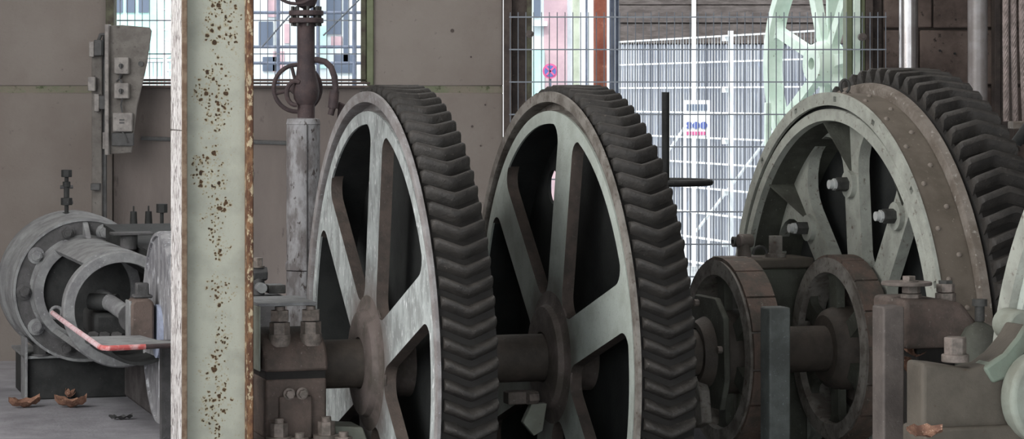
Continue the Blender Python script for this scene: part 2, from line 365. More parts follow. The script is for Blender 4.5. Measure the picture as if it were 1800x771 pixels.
# steel stanchion left of the gateway, door frame on the right, gateway wall
def col_box(x0, x1, y0, y1, z0, z1, m, bevel=.004, name='trim_2', kind='structure'):
    mb = MB(); mb.box(x0, x1, y0, y1, z0, z1); return obj(name, mb, m, bevel=bevel, seg=1, kind=kind)
col_box(wx(885), wx(900), YW-.06, YW+.3, 0, 3.6, 'colbrown')
col_box(wx(900), wx(934), YW+.02, YW+.3, 0, 3.6, 'colbrown')
col_box(wx(926), wx(935), YW-.03, YW+.05, 0, 3.6, 'frame')
dr = thing('door_1', '', '', (0, YW, 0), kind='structure')
for a, b, c, d, m in ((1489, 1499, .02, .2, 'olive'), (1500, 1512, -.02, .2, 'palegreen'), (1513, 1521, .0, .2, 'olive'), (1521, 1534, -.03, .2, 'colbrown'), (1534, 1552, .03, .2, 'colbrown')):
    mb = MB(); mb.box(wx(a), wx(b), c, d, 0, 3.6); obj('door_frame', mb, m, dr, bevel=.004, seg=1)

# right wall of large blocks
wr = thing('wall_right', '', '', (0, YW, 0), kind='structure')
mb = MB(); mb.box(wx(1553), 8, .03, .25, -.3, 5); obj('mortar_bed', mb, 'mortar', wr)
ys = [771+i*170 for i in range(0)]
rows_px = [(-260,-160), (-158,-58), (-56, 50), (52, 150), (152, 250), (252, 350), (352, 450), (452, 550), (552, 640)]
for i, (a, b) in enumerate(rows_px):
    xs = [1553, 1616, 1704, 1762, 1850, 1950, 2050, 2200] if i % 2 else [1553, 1640, 1745, 1810, 1900, 2000, 2200]
    for x0, x1 in zip(xs, xs[1:]):
        mb = MB(); k = random.uniform(-.006, .006)
        mb.box(wx(x0)+.004, wx(x1)-.004, k, .15, wz(b)+.004, wz(a)-.004); obj('block', mb, 'block', wr, bevel=.008, seg=1)
for (x, y) in ((1652, 89), (1678, 94)):
    mb = MB(); mb.cyl((wx(x), -.012, wz(y)), (wx(x), .01, wz(y)), .007, n=8); obj('wall_pin', mb, 'black', wr)
# side walls, ceiling
mb = MB(); mb.box(-7.3, -7.1, 3, 16.1, -.3, 5); obj('wall_left', mb, 'wall', kind='structure')
mb = MB(); mb.box(7.1, 7.3, 3, 16.1, -.3, 5); obj('wall_side', mb, 'wall', kind='structure')
mb = MB(); mb.box(-7.3, 7.3, 0, 16.1, 5, 5.2); obj('ceiling', mb, 'wall', kind='structure')

# ================================================================== GEAR WHEELS
def spoke_outline(w, rin, rc, RO, nsp, rf=.07, rf2=None):
    """one spoke pointing +z, half outline for x>=0 mirrored; rin fillet near hub, rf at the rim"""
    al = PI/nsp
    d = (w+rin)/math.sin(al)                       # centre of the hub-end fillet on the wedge bisector
    C = (d*math.sin(al), d*math.cos(al))
    pts = []
    for k in range(7):                             # from the bisector round to the straight side
        a0 = math.atan2(-math.cos(al), -math.sin(al)); a1 = -PI
        a = a0+(a1-a0)*k/6 if a0 < 0 else a0
        pts.append((C[0]+rin*math.cos(a), C[1]+rin*math.sin(a)))
    cx_ = w+rf; cz_ = math.sqrt((RO-rf)**2-cx_**2)
    aend = math.atan2(cz_, cx_)
    for k in range(7):
        a = PI+(aend-PI)*k/6
        pts.append((cx_+rf*math.cos(a), cz_+rf*math.sin(a)))
    a = math.atan2(pts[-1][0], pts[-1][1])
    arc = []
    for k in range(0, 6):
        b = a*(1-k/6); arc.append(((RO+.004)*math.sin(b), (RO+.004)*math.cos(b)))
    half = pts+arc
    full = half+[(-x, z) for x, z in [(0, RO+.004)]*0]+[(0, RO+.004)]+[(-x, z) for x, z in half[::-1]]
    return [(0.0, 0.0)]+full

def tooth_mesh(x0, x1, rr, rt, pitch_w, tip_w, drop, sign):
    """herringbone tooth at the top of the wheel, chevron apex shifted by drop*sign round the rim"""
    mb = MB(); secs = []
    xm = (x0+x1)/2+.004; hw = (x1-x0)/2
    stations = [(x0, .78), (x0+.012, 1), (xm-.02, 1), (xm, 1.02), (xm+.02, 1), (x1-.012, 1), (x1, .78)]
    vs = []
    for x, k in stations:
        ap = drop*max(0, 1-abs(x-xm)/hw)
        if abs(x-xm) < .001: ap = drop*.95
        rtop = rr+(rt-rr)*k
        h = rt-rr
        prof = [(-pitch_w/2, rr-.006), (-tip_w/2-.004, rr+h*.55*k), (-tip_w/2+.006, rtop-.003), (0, rtop+.001), (tip_w/2-.006, rtop-.004), (tip_w/2+.004, rr+h*.55*k), (pitch_w/2, rr-.006)]
        for s_, r in prof:
            a = (s_+ap*sign)/rt
            vs.append((x, -r*math.sin(a), r*math.cos(a)))
    k = 7; fs = []
    for i in range(len(stations)-1):
        for j in range(k-1): fs.append((i*k+j, i*k+j+1, (i+1)*k+j+1, (i+1)*k+j))
    fs += [tuple(range(k)), tuple((len(stations)-1)*k+j for j in range(k))[::-1]]
    mb.add(vs, fs); return mb.mesh('tooth', 50)

def gear_wheel(t, label, paint, phase, hole=False):
    g = thing('gear_wheel', label, 'gear wheel', row(t, 0, ZC), TH, 'herringbone gear wheels on the shaft')
    W = .245
    mb = MB(); mb.lathe([(0,1.166),(0,1.121),(.006,1.118),(.06,1.118),(.06,1.085),(.012,1.08),(.012,1.036),(.05,1.036),(W,1.045),(W,1.142),(.024,1.142),(.014,1.166)], n=144)
    obj('rim', mb, 'rimedge' if paint != 'wheel2' else 'rimgrey', g)
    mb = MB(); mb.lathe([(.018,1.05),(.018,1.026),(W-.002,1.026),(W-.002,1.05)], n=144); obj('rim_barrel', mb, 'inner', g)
    mb = MB(); mb.lathe([(.022,1.140),(.022,1.150),(W+.002,1.150),(W+.002,1.140)], n=144); obj('tooth_root_band', mb, 'root', g)
    ol = spoke_outline(.100, .085, .31, 1.026, 6, .075)
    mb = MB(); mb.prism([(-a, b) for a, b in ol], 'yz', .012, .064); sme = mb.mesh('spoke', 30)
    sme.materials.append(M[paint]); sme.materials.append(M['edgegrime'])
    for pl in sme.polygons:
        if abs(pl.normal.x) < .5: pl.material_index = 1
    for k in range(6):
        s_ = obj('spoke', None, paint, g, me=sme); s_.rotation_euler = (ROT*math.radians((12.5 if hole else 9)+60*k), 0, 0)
    # inner face ring in paint colour
    mb = MB(); mb.lathe([(.011,1.081),(.011,1.025),(.02,1.025),(.02,1.081)], n=144); obj('face_ring', mb, paint, g)
    # back web
    if hole:
        hc, hr = (.50, .728), .078
        out = []
        N_ = 96; a_h = math.atan2(hc[1], hc[0])
        outer = [(1.034*math.cos(a_h+2*PI*i/N_), 1.034*math.sin(a_h+2*PI*i/N_)) for i in range(N_+1)]
        inner = [(hc[0]+hr*math.cos(a_h-2*PI*i/24), hc[1]+hr*math.sin(a_h-2*PI*i/24)) for i in range(25)]
        mb = MB()
        # ring of quads between the hole and a small square-free fan: build polar sectors
        vs = []; fs = []
        K = 72
        for i in range(K):
            a = 2*PI*i/K
            d = Vector((math.cos(a), math.sin(a)))
            c_ = Vector(hc); b_ = c_.dot(d); tt = -b_+math.sqrt(b_*b_-(c_.dot(c_)-1.034**2))
            p1 = c_+d*hr; p2 = c_+d*tt
            for x in (.19, .205): vs += [(x, p1.x, p1.y), (x, p2.x, p2.y)]
        for i in range(K):
            a, b = i*4, ((i+1) % K)*4
            fs += [(a,a+1,b+1,b), (a+2,b+2,b+3,a+3), (a,b,b+2,a+2), (a+1,a+3,b+3,b+1)]
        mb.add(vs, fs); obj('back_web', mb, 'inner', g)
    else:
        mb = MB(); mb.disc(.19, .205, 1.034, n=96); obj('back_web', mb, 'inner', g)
    mb = MB(); mb.lathe([(-.03,.112),(-.03,.205),(-.024,.222),(.0,.232),(.009,.25),(.0115,.29),(.02,.29),(.06,.15),(W,.15),(W,.106),(.0,.106)], n=72)
    obj('hub', mb, 'hub', g)
    tme = tooth_mesh(.028, W-.002, 1.146, 1.194, .064, .034, .046, 1)
    for k in range(90):
        o = obj('tooth', None, 'tooth', g, me=tme); o.rotation_euler = (ROT*(2*PI*k/90+phase), 0, 0)
    return g
ROT = 1   # positive angle turns the top of the wheel towards the camera side (-y)
gear_wheel(0, 'nearer left herringbone gear wheel with flaking pale paint, beside the rusty column', 'wheel1', .01)
gear_wheel(.824, 'middle herringbone gear wheel with even grey-green paint, right of the flaking one', 'wheel2', .03, True)

# shaft through both gears
def shaft(name, t0, t1, r, label, z=ZC, y=0, m='shaft'):
    mb = MB(); mb.disc(0, t1-t0, r, n=48)
    return tag(obj(name, mb, m, loc=row(t0, y, z), rot=(0,0,TH)), label, 'shaft')
shaft('drive_shaft', -.48, 2.6, .104, 'grimy brown drive shaft running through the gear wheels')

# keyed lug on the shaft left of the middle gear
lg = thing('shaft_clamp', 'bolted clamp lug under the shaft against the middle gear hub', 'clamp', row(.70, -.05, .33), TH)
mb = MB(); mb.box(-.09, .05, -.06, .02, -.02, .035); obj('lug', mb, 'hub', lg, bevel=.006)
mb = hexbolt((.04,-.05,.008), (-1,-.3,0), .028, .05, False); obj('bolt', mb, 'bolt', lg)
mb = MB(); mb.prism([(.02,-.02),(.09,-.02),(.07,-.14),(.03,-.16),(-.02,-.1)], 'xz', -.05, -.01); obj('lug_plate', mb, 'castpale', lg, bevel=.004)

# ------------------------------------------------------------------ third wheel: brake drum with gear ring
T3 = 2.168
g = thing('brake_drum_gear', 'large riveted brake drum with herringbone gear ring and bolted spokes', 'gear wheel', row(T3, 0, ZC), TH)
mb = MB(); mb.lathe([(.008,1.088),(.0,1.082),(.0,1.035),(.03,1.03),(.03,1.088)], n=144); obj('drum_rim', mb, 'wheel', g)
mb = MB(); mb.lathe([(.03,1.03),(.30,1.03),(.30,1.08),(.03,1.08)], n=144); obj('drum_barrel', mb, 'darkgreen', g)
# casing ring with square holes
ns = 240; holes = {}
for hdeg in (2.6, 23.7, 47.8, 70, 94, -20.1, -44, -67, -90, 117, 140, 165, 190, 215, 240): holes[int(round(hdeg/360*ns)) % ns] = 1
rs = [1.104, 1.122, 1.146, 1.163]
mb = MB(); vs = []; fs = []
for i in range(ns):
    a = 2*PI*i/ns
    for x in (-.004, .012):
        for r in rs: vs.append((x, -r*math.sin(a), r*math.cos(a)))
for i in range(ns):
    j = (i+1) % ns; A, B = i*8, j*8
    for q in range(3):
        if q == 1 and (i in holes): 
            fs += [(A+1,A+2,A+6,A+5), (B+1,B+5,B+6,B+2), (A+1,A+5,B+5,B+1), (A+2,B+2,B+6,A+6)]; continue
        fs += [(A+q,B+q,B+q+1,A+q+1), (A+4+q,A+5+q,B+5+q,B+4+q)]
    fs += [(A,A+4,B+4,B), (A+3,B+3,B+7,A+7)]
mb.add(vs, fs); obj('casing_flange', mb, 'wheel', g)
mb = MB(); mb.lathe([(.03,1.09),(.03,1.15),(.04,1.15),(.04,1.09)], n=96); obj('casing_back', mb, 'black', g)
mb = MB(); mb.lathe([(.012,1.15),(.012,1.158),(.165,1.158),(.165,1.15)], n=144); obj('brake_band', mb, 'band', g)
rv = MB(); rv.cyl((0,0,1.156), (0,0,1.164), .013, .010, n=10); rv.cyl((0,0,1.164), (0,0,1.168), .010, .004, n=10); rme = rv.mesh('rivet')
for k in range(32):
    for x, ph in ((.05, 3), (.118, 9)):
        o = obj('rivet', None, 'rivet', g, me=rme, loc=(x,0,0)); o.rotation_euler = (ROT*math.radians(ph+11.25*k), 0, 0)
# dark seam and shoulder ring, gear ring
mb = MB(); mb.lathe([(.166,1.12),(.166,1.188),(.172,1.200),(.205,1.206),(.215,1.19),(.215,1.12)], n=144); obj('shoulder_ring', mb, 'shoulder', g)
mb = MB(); mb.lathe([(.216,1.05),(.216,1.19),(.236,1.218),(.50,1.218),(.50,1.05)], n=144); obj('gear_rim', mb, 'root', g)
tme = tooth_mesh(.225, .50, 1.212, 1.274, .080, .044, .052, -1)
for k in range(80):
    o = obj('tooth', None, 'tooth', g, me=tme); o.rotation_euler = (ROT*(2*PI*k/80+.03), 0, 0)
ol = spoke_outline(.078, .08, .43, 1.032, 9, .19)
mb = MB(); mb.prism([(-a, b) for a, b in ol], 'yz', .15, .205); sme = mb.mesh('spoke', 30)
bs = MB(); bs.cyl((.125,0,.745), (.152,0,.745), .062, n=28); bme = bs.mesh('spoke_boss')
nut = MB(); nut.cyl((.072,0,.745), (.125,0,.745), .033, n=6); nme = nut.mesh('nut')
std = MB(); std.cyl((.035,0,.745), (.072,0,.745), .021, n=14); std.cyl((.055,0,.745), (.068,0,.745), .028, n=6); stme = std.mesh('stud')
gus = MB(); gus.prism([(.02,1.034),(.155,1.034),(.155,.79)], 'xz', -.006, .006); gme = gus.mesh('gusset')
for k in range(9):
    a = (ROT*math.radians(-6+40*k), 0, 0)
    s_ = obj('spoke', None, 'wheel', g, me=sme, rot=a)
    if k in (4, 5): continue
    obj('spoke_boss', None, 'wheel', g, me=bme, rot=a); n_ = obj('nut', None, 'darkbolt', g, me=nme, rot=a)
    obj('stud', None, 'brightbolt', g, me=stme, rot=a); obj('gusset', None, 'darkgreen', g, me=gme, rot=a)
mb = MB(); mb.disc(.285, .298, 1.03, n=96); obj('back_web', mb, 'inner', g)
mb = MB(); mb.lathe([(.12,.106),(.12,.24),(.14,.26),(.15,.30),(.23,.30),(.23,.106)], n=64); obj('hub', mb, 'hub', g)
# eye hook on top and side bolt of the casing
mb = MB(); mb.tube([(.0+.022*math.cos(a), 0, 1.178+.03*math.sin(a)) for a in [2*PI*i/16 for i in range(16)]], .007, 8, True); obj('lifting_eye', mb, 'darkbolt', g, loc=(.08,0,.012))
mb = MB(); mb.lathe([(-.03,.012),(-.03,.026),(.02,.026),(.02,.012)], n=20, T=Matrix.Translation((0, 1.08, .425))); obj('casing_eye', mb, 'darkbolt', g)

# ------------------------------------------------------------------ two small brake wheels on the shaft
def small_wheel(t, label, W, phase):
    g = thing('spoked_pulley', label, 'brake wheel', row(t, 0, ZC), TH, 'small spoked brake wheels')
    mb = MB(); mb.lathe([(0,.412),(0,.345),(.012,.338),(W,.338),(W,.405),(.01,.408)], n=80); obj('rim', mb, 'rimgrey', g)
    n = 16; me = None
    for k in range(n):
        a0 = 2*PI*k/n+.012; a1 = 2*PI*(k+1)/n-.012
        if me is None:
            b = MB(); b.lathe([(.014,.408),(.014,.424),(W,.424),(W,.408)], n=5, a0=.012, a1=2*PI/n-.012); me = b.mesh('lining_block')
        o = obj('lining_block', None, 'rustrim', g, me=me); o.rotation_euler = (ROT*(2*PI*k/n+phase), 0, 0)
    ol = spoke_outline(.04, .05, .2, .339, 6, .03)
    b = MB(); b.prism(ol, 'yz', .03, .07); sme = b.mesh('spoke')
    for k in range(6): obj('spoke', None, 'darkgreen', g, me=sme, rot=(ROT*math.radians(-2+60*k), 0, 0))
    b = MB(); b.lathe([(-.02,.106),(-.02,.15),(.0,.175),(.04,.19),(W,.19),(W,.106)], n=48); obj('hub', b, 'shaft', g)
    return g
A = small_wheel(1.615, 'left of the two small spoked brake wheels, beside the middle gear', .15, .1)
B = small_wheel(2.168-.005, 'right small spoked brake wheel in front of the riveted drum', .125, .3)

# clutch plate with bolts inside the left small wheel
cp = thing('clutch_plate', 'dark green bolted clutch plate set in the left small brake wheel', 'plate', row(1.565, 0, ZC), TH)
mb = MB(); mb.prism([(.19,.20),(.12,.25),(-.12,.25),(-.22,.17),(-.24,-.1),(-.18,-.24),(.18,-.24)], 'yz', 0, .028); obj('plate', mb, 'darkgreen', cp, bevel=.006)
for (y, z) in ((.08,.215), (-.04,.13), (.08,.02), (-.2,.03), (.05,-.1)):
    obj('bolt', hexbolt((0,y,z), (-1,0,0), .016, .02, False), 'bolt', cp)
mb = MB(); mb.lathe([(-.05,.11),(-.05,.135),(0,.16),(0,.11)], n=40); obj('collar', mb, 'shaft', cp)
mb = MB(); mb.prism([(-.02,-.1),(-.09,-.16),(-.12,-.3),(.0,-.34),(.1,-.3),(.06,-.2)], 'yz', -.06, -.01); obj('shoe_bracket', mb, 'rimgrey', cp, bevel=.008)

# two square posts
def post(px0, px1, pxl, Y, top, m, label):
    w_ = (px1-px0)/F*Y/(CT-.035); p = px(px0, 0, Y)
    mb = MB(); mb.box(0, w_, 0, .105, 0, H-(top-HY)/F*Y+1.05)
    return tag(obj('guard_post', mb, m, loc=(p.x, Y, -1.05), rot=(0,0,TH), bevel=.008), label, 'post', 'square posts before the small wheels')
post(1353, 1390, 1335, 10.7, 541, 'bluegrey', 'dark blue-grey square post between the two small brake wheels')
post(1553, 1591, 1535, 9.85, 539, 'steelpost', 'brown-grey square post right of the right small wheel')

# bearing between the small wheels
bb = thing('middle_bearing', 'brown-green bearing housing with lipped lid behind the left square post', 'bearing', row(1.78, 0, 0), TH)
mb = MB(); mb.box(.12, .48, .44, .64, -1.05, .84); obj('housing', mb, 'darkgreen', bb, bevel=.012)
mb = MB(); mb.box(.08, .50, .41, .67, .835, .885); obj('lid', mb, 'castgreen', bb, bevel=.01)
for p, r, h in (((.34,.50,.885), .036, .10),):
    obj('bolt', hexbolt(p, (0,0,1), r, h, True), 'rimgrey', bb)
mb = MB(); mb.tube([(.26+.035*math.cos(a), .5, .90+.035*math.sin(a)) for a in [PI*i/10 for i in range(11)]], .008, 8); obj('lifting_ring', mb, 'darkbolt', bb)
mb = MB(); mb.cyl((.18,.5,.885), (.18,.5,.96), .034, .026, n=12); mb.cyl((.15,.5,.965), (.22,.5,.965), .032, n=12); mb.box(.10,.25,.44,.58,.80,.89); obj('oil_cock', mb, 'hub', bb, bevel=.004)

# ------------------------------------------------------------------ left plummer block
def plummer(t, label):
    g = thing('plummer_block', label, 'bearing', row(t, 0, 0), TH)
    mb = MB(); mb.box(-.2, .2, -.36, .36, 0, .22); obj('sole_plate', mb, 'hub', g, bevel=.015)
    # lower body
    mb = MB(); mb.prism([(-.24,.22),(.24,.22),(.24,.47),(-.24,.47)], 'yz', -.13, .13); obj('body', mb, 'grease', g, bevel=.01)
    mb = MB(); mb.box(-.13+.055, .065, -.262, -.24, .22, .40); obj('front_web', mb, 'grease', g, bevel=.008)
    cap = [(-.25,.50)]+[(-.25*math.cos(a)*(1 if math.cos(a)>0 else 1), .50+.165*math.sin(a)**.8) for a in [PI*i/12 for i in range(1, 12)]]+[(.25,.50)]
    mb = MB(); mb.prism(cap, 'yz', -.135, .135); obj('cap', mb, 'grease', g, bevel=.012)
    mb = MB(); mb.box(-.125, .125, -.235, .235, .465, .505); obj('shim', mb, 'root', g)
    for x in (-.055, .078):
        b = MB(); b.cyl((x,-.17,.60), (x,-.17,.65), .046, n=20); b.cyl((x,-.17,.65), (x,-.17,.70), .043, n=6); b.cyl((x,-.17,.705), (x,-.17,.75), .041, n=6, a0=.5); b.cyl((x,-.17,.75), (x,-.17,.765), .02, n=12)
        obj('cap_nut', b, 'bolt', g)
    b = MB(); b.box(-.15, .10, -.19, .19, .768, .782); obj('cover_plate', b, 'enginegrey', g, bevel=.003)
    b = MB(); b.box(-.15, -.142, -.2, .2, .5, .77); obj('side_plate', b, 'castpale', g, bevel=.003)
    for x in (-.035, .02):
        obj('small_nut', hexbolt((x,-.262,.41), (0,-1,0), .018, .03, True), 'bolt', g)
    for x, y in ((-.085,-.30), (.115,-.30), (-.02,-.40), (.16,-.42)):
        b = MB(); zz = .22 if y > -.36 else .17; b.cyl((x,y,zz), (x,y,zz+.02), .055, n=20); b.cyl((x,y,zz+.02), (x,y,zz+.075), .036, n=6); b.cyl((x,y,zz+.075), (x,y,zz+.095), .02, n=12)
        obj('foot_nut', b, 'bolt', g)
    b = MB(); b.box(-.16, .2, -.50, -.36, 0, .17); obj('front_foot', b, 'hub', g, bevel=.015)
    return g
plummer(-.355, 'brown greasy shaft bearing with square nuts right of the rusty column')
mb = MB(); mb.prism([(-.02,.0),(.10,.0),(.13,.06),(.10,.14),(-.02,.15)], 'xz', 0, .2); tag(obj('pale_foot_bracket', mb, 'castpale', loc=row(-.14, -.12, .10), rot=(0,0,TH), bevel=.006), 'small pale green bracket under the shaft beside the left bearing', 'bracket')
mb = MB(); mb.box(-.05, .3, -.1, .3, -.3, 0); obj('trim_3', mb, 'pit', kind='structure', loc=row(-.14,-.12,.10), rot=(0,0,TH))

# valve cluster behind the bearing
vc = thing('grease_valve', 'small dark valve cluster standing behind the left bearing', 'valve', (-1.16, 11.9, 0), TH)
mb = MB(); mb.box(-.09, .10, -.05, .12, 0, .72); obj('stand', mb, 'enginedark', vc, bevel=.01)
mb = MB(); mb.cyl((-.02,0,.72), (-.02,0,.80), .03, n=14); mb.cyl((-.05,0,.82), (.02,0,.82), .035, n=6); obj('valve_body', mb, 'enginedark', vc, bevel=.004)
obj('bolt', hexbolt((-.02,0,.85), (0,0,1), .022, .045, True), 'bolt', vc)
mb = MB(); mb.cyl((-.02,-.03,.76), (-.02,-.09,.76), .024, n=14); obj('outlet', mb, 'enginegrey', vc)
mb = MB(); mb.box(.02, .1, -.05, .05, .73, .77); obj('flange', mb, 'darkbolt', vc, bevel=.004)

# ================================================================== RUSTY H COLUMN
hc = thing('steel_column', 'rust-pitted pale green steel H column standing left of the gear wheels', 'column', (-1.3276, 10.3, 0), TH)
Wc, Lc, zt = .292, .27, 5
mb = MB(); mb.box(0, .018, 0, Lc, 0, H-(230.5-HY)/F*10.3); obj('left_flange', mb, 'colpeel', hc, bevel=.003, seg=1)
mb = MB(); mb.box(0, .018, 0, Lc, H-(229-HY)/F*10.3, zt); obj('left_flange', mb, 'colpeel', hc, bevel=.003, seg=1)
mb = MB(); mb.box(-.001, .021, -.003, .006, 0, zt); obj('flange_edge', mb, 'mossrust', hc, bevel=.002, seg=1)
mb = MB(); mb.box(.018, Wc-.02, .05, .07, 0, zt); obj('web', mb, 'web', hc)
mb = MB(); mb.box(Wc-.026, Wc, -.004, Lc, 0, zt); obj('right_flange', mb, 'rustedge', hc, bevel=.005, seg=1)

# ================================================================== STEAM / AIR ENGINE ON THE LEFT
E0 = Vector((-2.30, 13.8, 0)); ZE = .6
en = thing('piston_engine', 'grey horizontal cylinder engine with open crosshead frame at the far left', 'engine', (E0.x, E0.y, 0), TH)
Tz = Matrix.Translation((0,0,ZE))
mb = MB(); mb.lathe([(.03,.1),(.03,.375),(.05,.385),(.30,.392),(.36,.398),(.37,.405),(.62,.405),(.66,.35),(.66,.1)], 'y', 72, T=Tz); obj('cylinder', mb, 'enginegrey', en)
mb = MB(); mb.lathe([(-.012,.386),(-.012,.372),(.0,.368),(.004,.27),(.035,.27),(.035,.386)], 'y', 72, T=Tz); obj('cylinder_flange', mb, 'enginegrey', en)
mb = MB(); mb.lathe([(-.002,.367),(-.002,.285),(.003,.285),(.003,.367)], 'y', 72, T=Tz); obj('flange_face', mb, 'enginedark', en)
for k in range(10):
    a = math.radians(-162+36*k)
    p = (.325*math.sin(a), -.0, ZE+.325*math.cos(a))
    b = MB(); b.cyl(p, (p[0], -.012, p[2]), .045, n=24); b.cyl((p[0],-.012,p[2]), (p[0],-.045,p[2]), .03, n=6); b.cyl((p[0],-.045,p[2]), (p[0],-.06,p[2]), .018, n=12)
    obj('flange_bolt', b, 'enginegrey' if k % 2 else 'enginedark', en)
# distance piece: neck ring, top bar, bottom bar, front ring
mb = MB(); mb.lathe([(-.10,.285),(-.10,.235),(.0,.235),(.0,.30),(-.03,.285)], 'y', 64, T=Tz); obj('neck_ring', mb, 'enginegrey', en)
for a0, a1 in ((-38, 38), (140, 222)):
    mb = MB(); mb.lathe([(-1.20,.285),(-1.20,.255),(-.05,.255),(-.05,.285)], 'y', 14, math.radians(a0), math.radians(a1), T=Tz); obj('frame_bar', mb, 'enginegrey', en)
mb = MB(); mb.lathe([(-1.32,.278),(-1.32,.232),(-1.30,.228),(-1.16,.228),(-1.16,.275),(-1.29,.285),(-1.31,.285)], 'y', 72, T=Tz); obj('front_ring', mb, 'enginegrey', en)
mb = MB(); mb.disc(-.06, -.04, .235, 'y', 48, T=Tz); obj('cylinder_cover', mb, 'black', en)
for x in (-.015,):
    mb = MB(); mb.prism([(-.0,.285),(-.0,.37),(-.14,.285)], 'yz', -.015, .015, T=Tz); obj('rib', mb, 'enginegrey', en, bevel=.004)
mb = MB(); mb.cyl((.12,-.75,ZE+.26), (.12,-.75,ZE+.335), .045, n=20); mb.box(.03, .24, -.82, -.68, ZE+.335, ZE+.348); obj('oiler_table', mb, 'enginedark', en, bevel=.003)
# inside: crosshead, guide, rod
mb = MB(); mb.box(-.13, .13, -1.28, -.85, ZE-.14, ZE-.02); obj('crosshead', mb, 'black', en, bevel=.02)
mb = MB(); mb.lathe([(-1.9,.215),(-1.9,.2),(-1.16,.22),(-1.16,.235)], 'y', 14, math.radians(130), math.radians(230), T=Tz); obj('guide_trough', mb, 'black', en)
for x, y in ((-.15,-1.37), (-.10,-1.40), (-.045,-1.42)):
    obj('crosshead_nut', hexbolt((x,y,ZE-.145+.0), (0,-.5,1), .028, .04, True), 'enginedark', en)
mb = MB(); mb.cyl((-.14,-1.2,ZE+.035), (-.02,-1.28,ZE+.03), .04, .045, n=20); obj('crosshead_pin', mb, 'black', en)
mb = MB(); mb.tube([(-.07,-1.12,ZE+.04), (-.05,-1.3,ZE+.03), (-.03,-1.55,ZE+.01), (-.02,-1.72,ZE)], [.05,.04,.04,.05], 20); obj('connecting_rod', mb, 'enginegrey', en)
mb = MB(); mb.cyl((-.02,-1.70,ZE), (-.02,-1.735,ZE), .055, n=24); mb.cyl((-.02,-1.745,ZE), (-.02,-1.79,ZE), .065, n=6); mb.cyl((-.02,-1.795,ZE), (-.02,-1.81,ZE), .07, n=24); obj('rod_nut', mb, 'enginedark', en)
mb = MB(); mb.prism([(-.055,-.10),(.055,-.10),(.055,.08),(.035,.10),(-.035,.10),(-.055,.08)], 'xz', -1.96, -1.81, T=Tz); obj('big_end', mb, 'grease', en, bevel=.012)
mb = MB(); mb.box(-.06, -.048, -1.95, -1.82, ZE-.1, ZE+.09); obj('big_end_strap', mb, 'enginegrey', en, bevel=.004)
mb = MB(); mb.box(-.02, .04, -1.90, -1.85, ZE+.1, ZE+.17); mb.box(-.035, .055, -1.915, -1.835, ZE+.10, ZE+.115); obj('cotter', mb, 'enginedark', en, bevel=.006)
# foot and base
mb = MB(); mb.box(-.29, .27, .15, .75, 0, .225); obj('foot_block', mb, 'black', en, bevel=.008)
mb = MB(); mb.box(-.31, .29, .12, .78, .225, .24); mb.box(-.31, -.295, .10, .3, .0, .34); obj('foot_plate', mb, 'enginegrey', en, bevel=.003)
obj('foot_bolt', hexbolt((-.22,.16,.24), (0,0,1), .04, .06, True), 'enginedark', en)
# crank disc
mb = MB(); mb.lathe([(.085,.0),(.085,.425),(.075,.43),(.075,.445),(.09,.452),(.24,.452),(.24,.0)], 'x', 80, close=False, T=Matrix.Translation((0,-1.911,.56))); 
cdk = obj('crank_disc', mb, 'disc', en)
mb = MB(); mb.disc(.068, .09, .125, 'x', 40, T=Matrix.Translation((0,-1.911,.545))); obj('crank_plug', mb, 'discblue', en, label='pale blue disc centre')
# guard tray with pink and red edge tube
gt = thing('guard_tray', 'small tray with faded pink and red tube edge before the engine crank', 'guard', (E0.x, E0.y, .56), TH)
mb = MB(); mb.prism([(-.305,-2.80),(.0,-2.76),(.06,-2.76),(.06,-2.6),(-.02,-2.5),(-.06,-2.25),(-.30,-2.25)], 'xy', -.006, .0); obj('tray', mb, 'enginegrey', gt)
mb = MB(); mb.tube([(-.29,-.92,.0), (-.30,-1.6,0), (-.31,-2.74,0)], .012, 10); obj('tray_tube', mb, 'pink', gt)
mb = MB(); mb.tube([(-.31,-2.74,0), (-.305,-2.79,0), (-.28,-2.81,0), (-.12,-2.79,0)], .012, 10); obj('tray_tube', mb, 'red', gt)
mb = MB(); mb.tube([(-.12,-2.79,0), (.07,-2.76,0)], .011, 10); obj('tray_tube', mb, 'pipe', gt)
mb = MB(); mb.tube([(-.27+.028*math.cos(a), -.92, .0+.028*math.sin(a)) for a in [2*PI*i/14 for i in range(14)]], .009, 8, True); obj('tube_eye', mb, 'enginegrey', gt)
mb = MB(); mb.box(.0, .06, -2.5, -2.44, -.56, -.006); obj('tray_leg', mb, 'enginedark', gt)

# plinth under the crank
mb = MB(); mb.box(.235, 1.0, -2.3, .9, 0, .24); tag(obj('concrete_plinth', mb, 'plinth', loc=E0, rot=(0,0,TH), bevel=.02), 'dark concrete plinth under the engine crank on the floor', 'plinth')

# sloping steam chest beside the frame, three valve spindles behind it
vcx = thing('steam_chest', 'dark sloping steam chest between the engine flange and the crank disc', 'chest', (E0.x, E0.y, 0), TH)
mb = MB(); T8 = [(.09,-.12,.945),(.20,-1.02,.845),(.55,-1.02,.845),(.55,-.12,.945)]
mb.add([(x,y,z-.13) for x,y,z in T8]+T8, [(0,3,2,1),(4,5,6,7),(0,1,5,4),(1,2,6,5),(2,3,7,6),(3,0,4,7)]); obj('chest', mb, 'black', vcx, bevel=.008)
mb = MB(); mb.add([(x-.01,y,z) for x,y,z in T8]+[(x-.01,y,z+.014) for x,y,z in T8], [(0,3,2,1),(4,5,6,7),(0,1,5,4),(1,2,6,5),(2,3,7,6),(3,0,4,7)]); obj('chest_lid', mb, 'black', vcx)
mb = MB(); mb.box(.31, .54, -.95, -.2, .24, .76); obj('chest_leg', mb, 'black', vcx, bevel=.01)
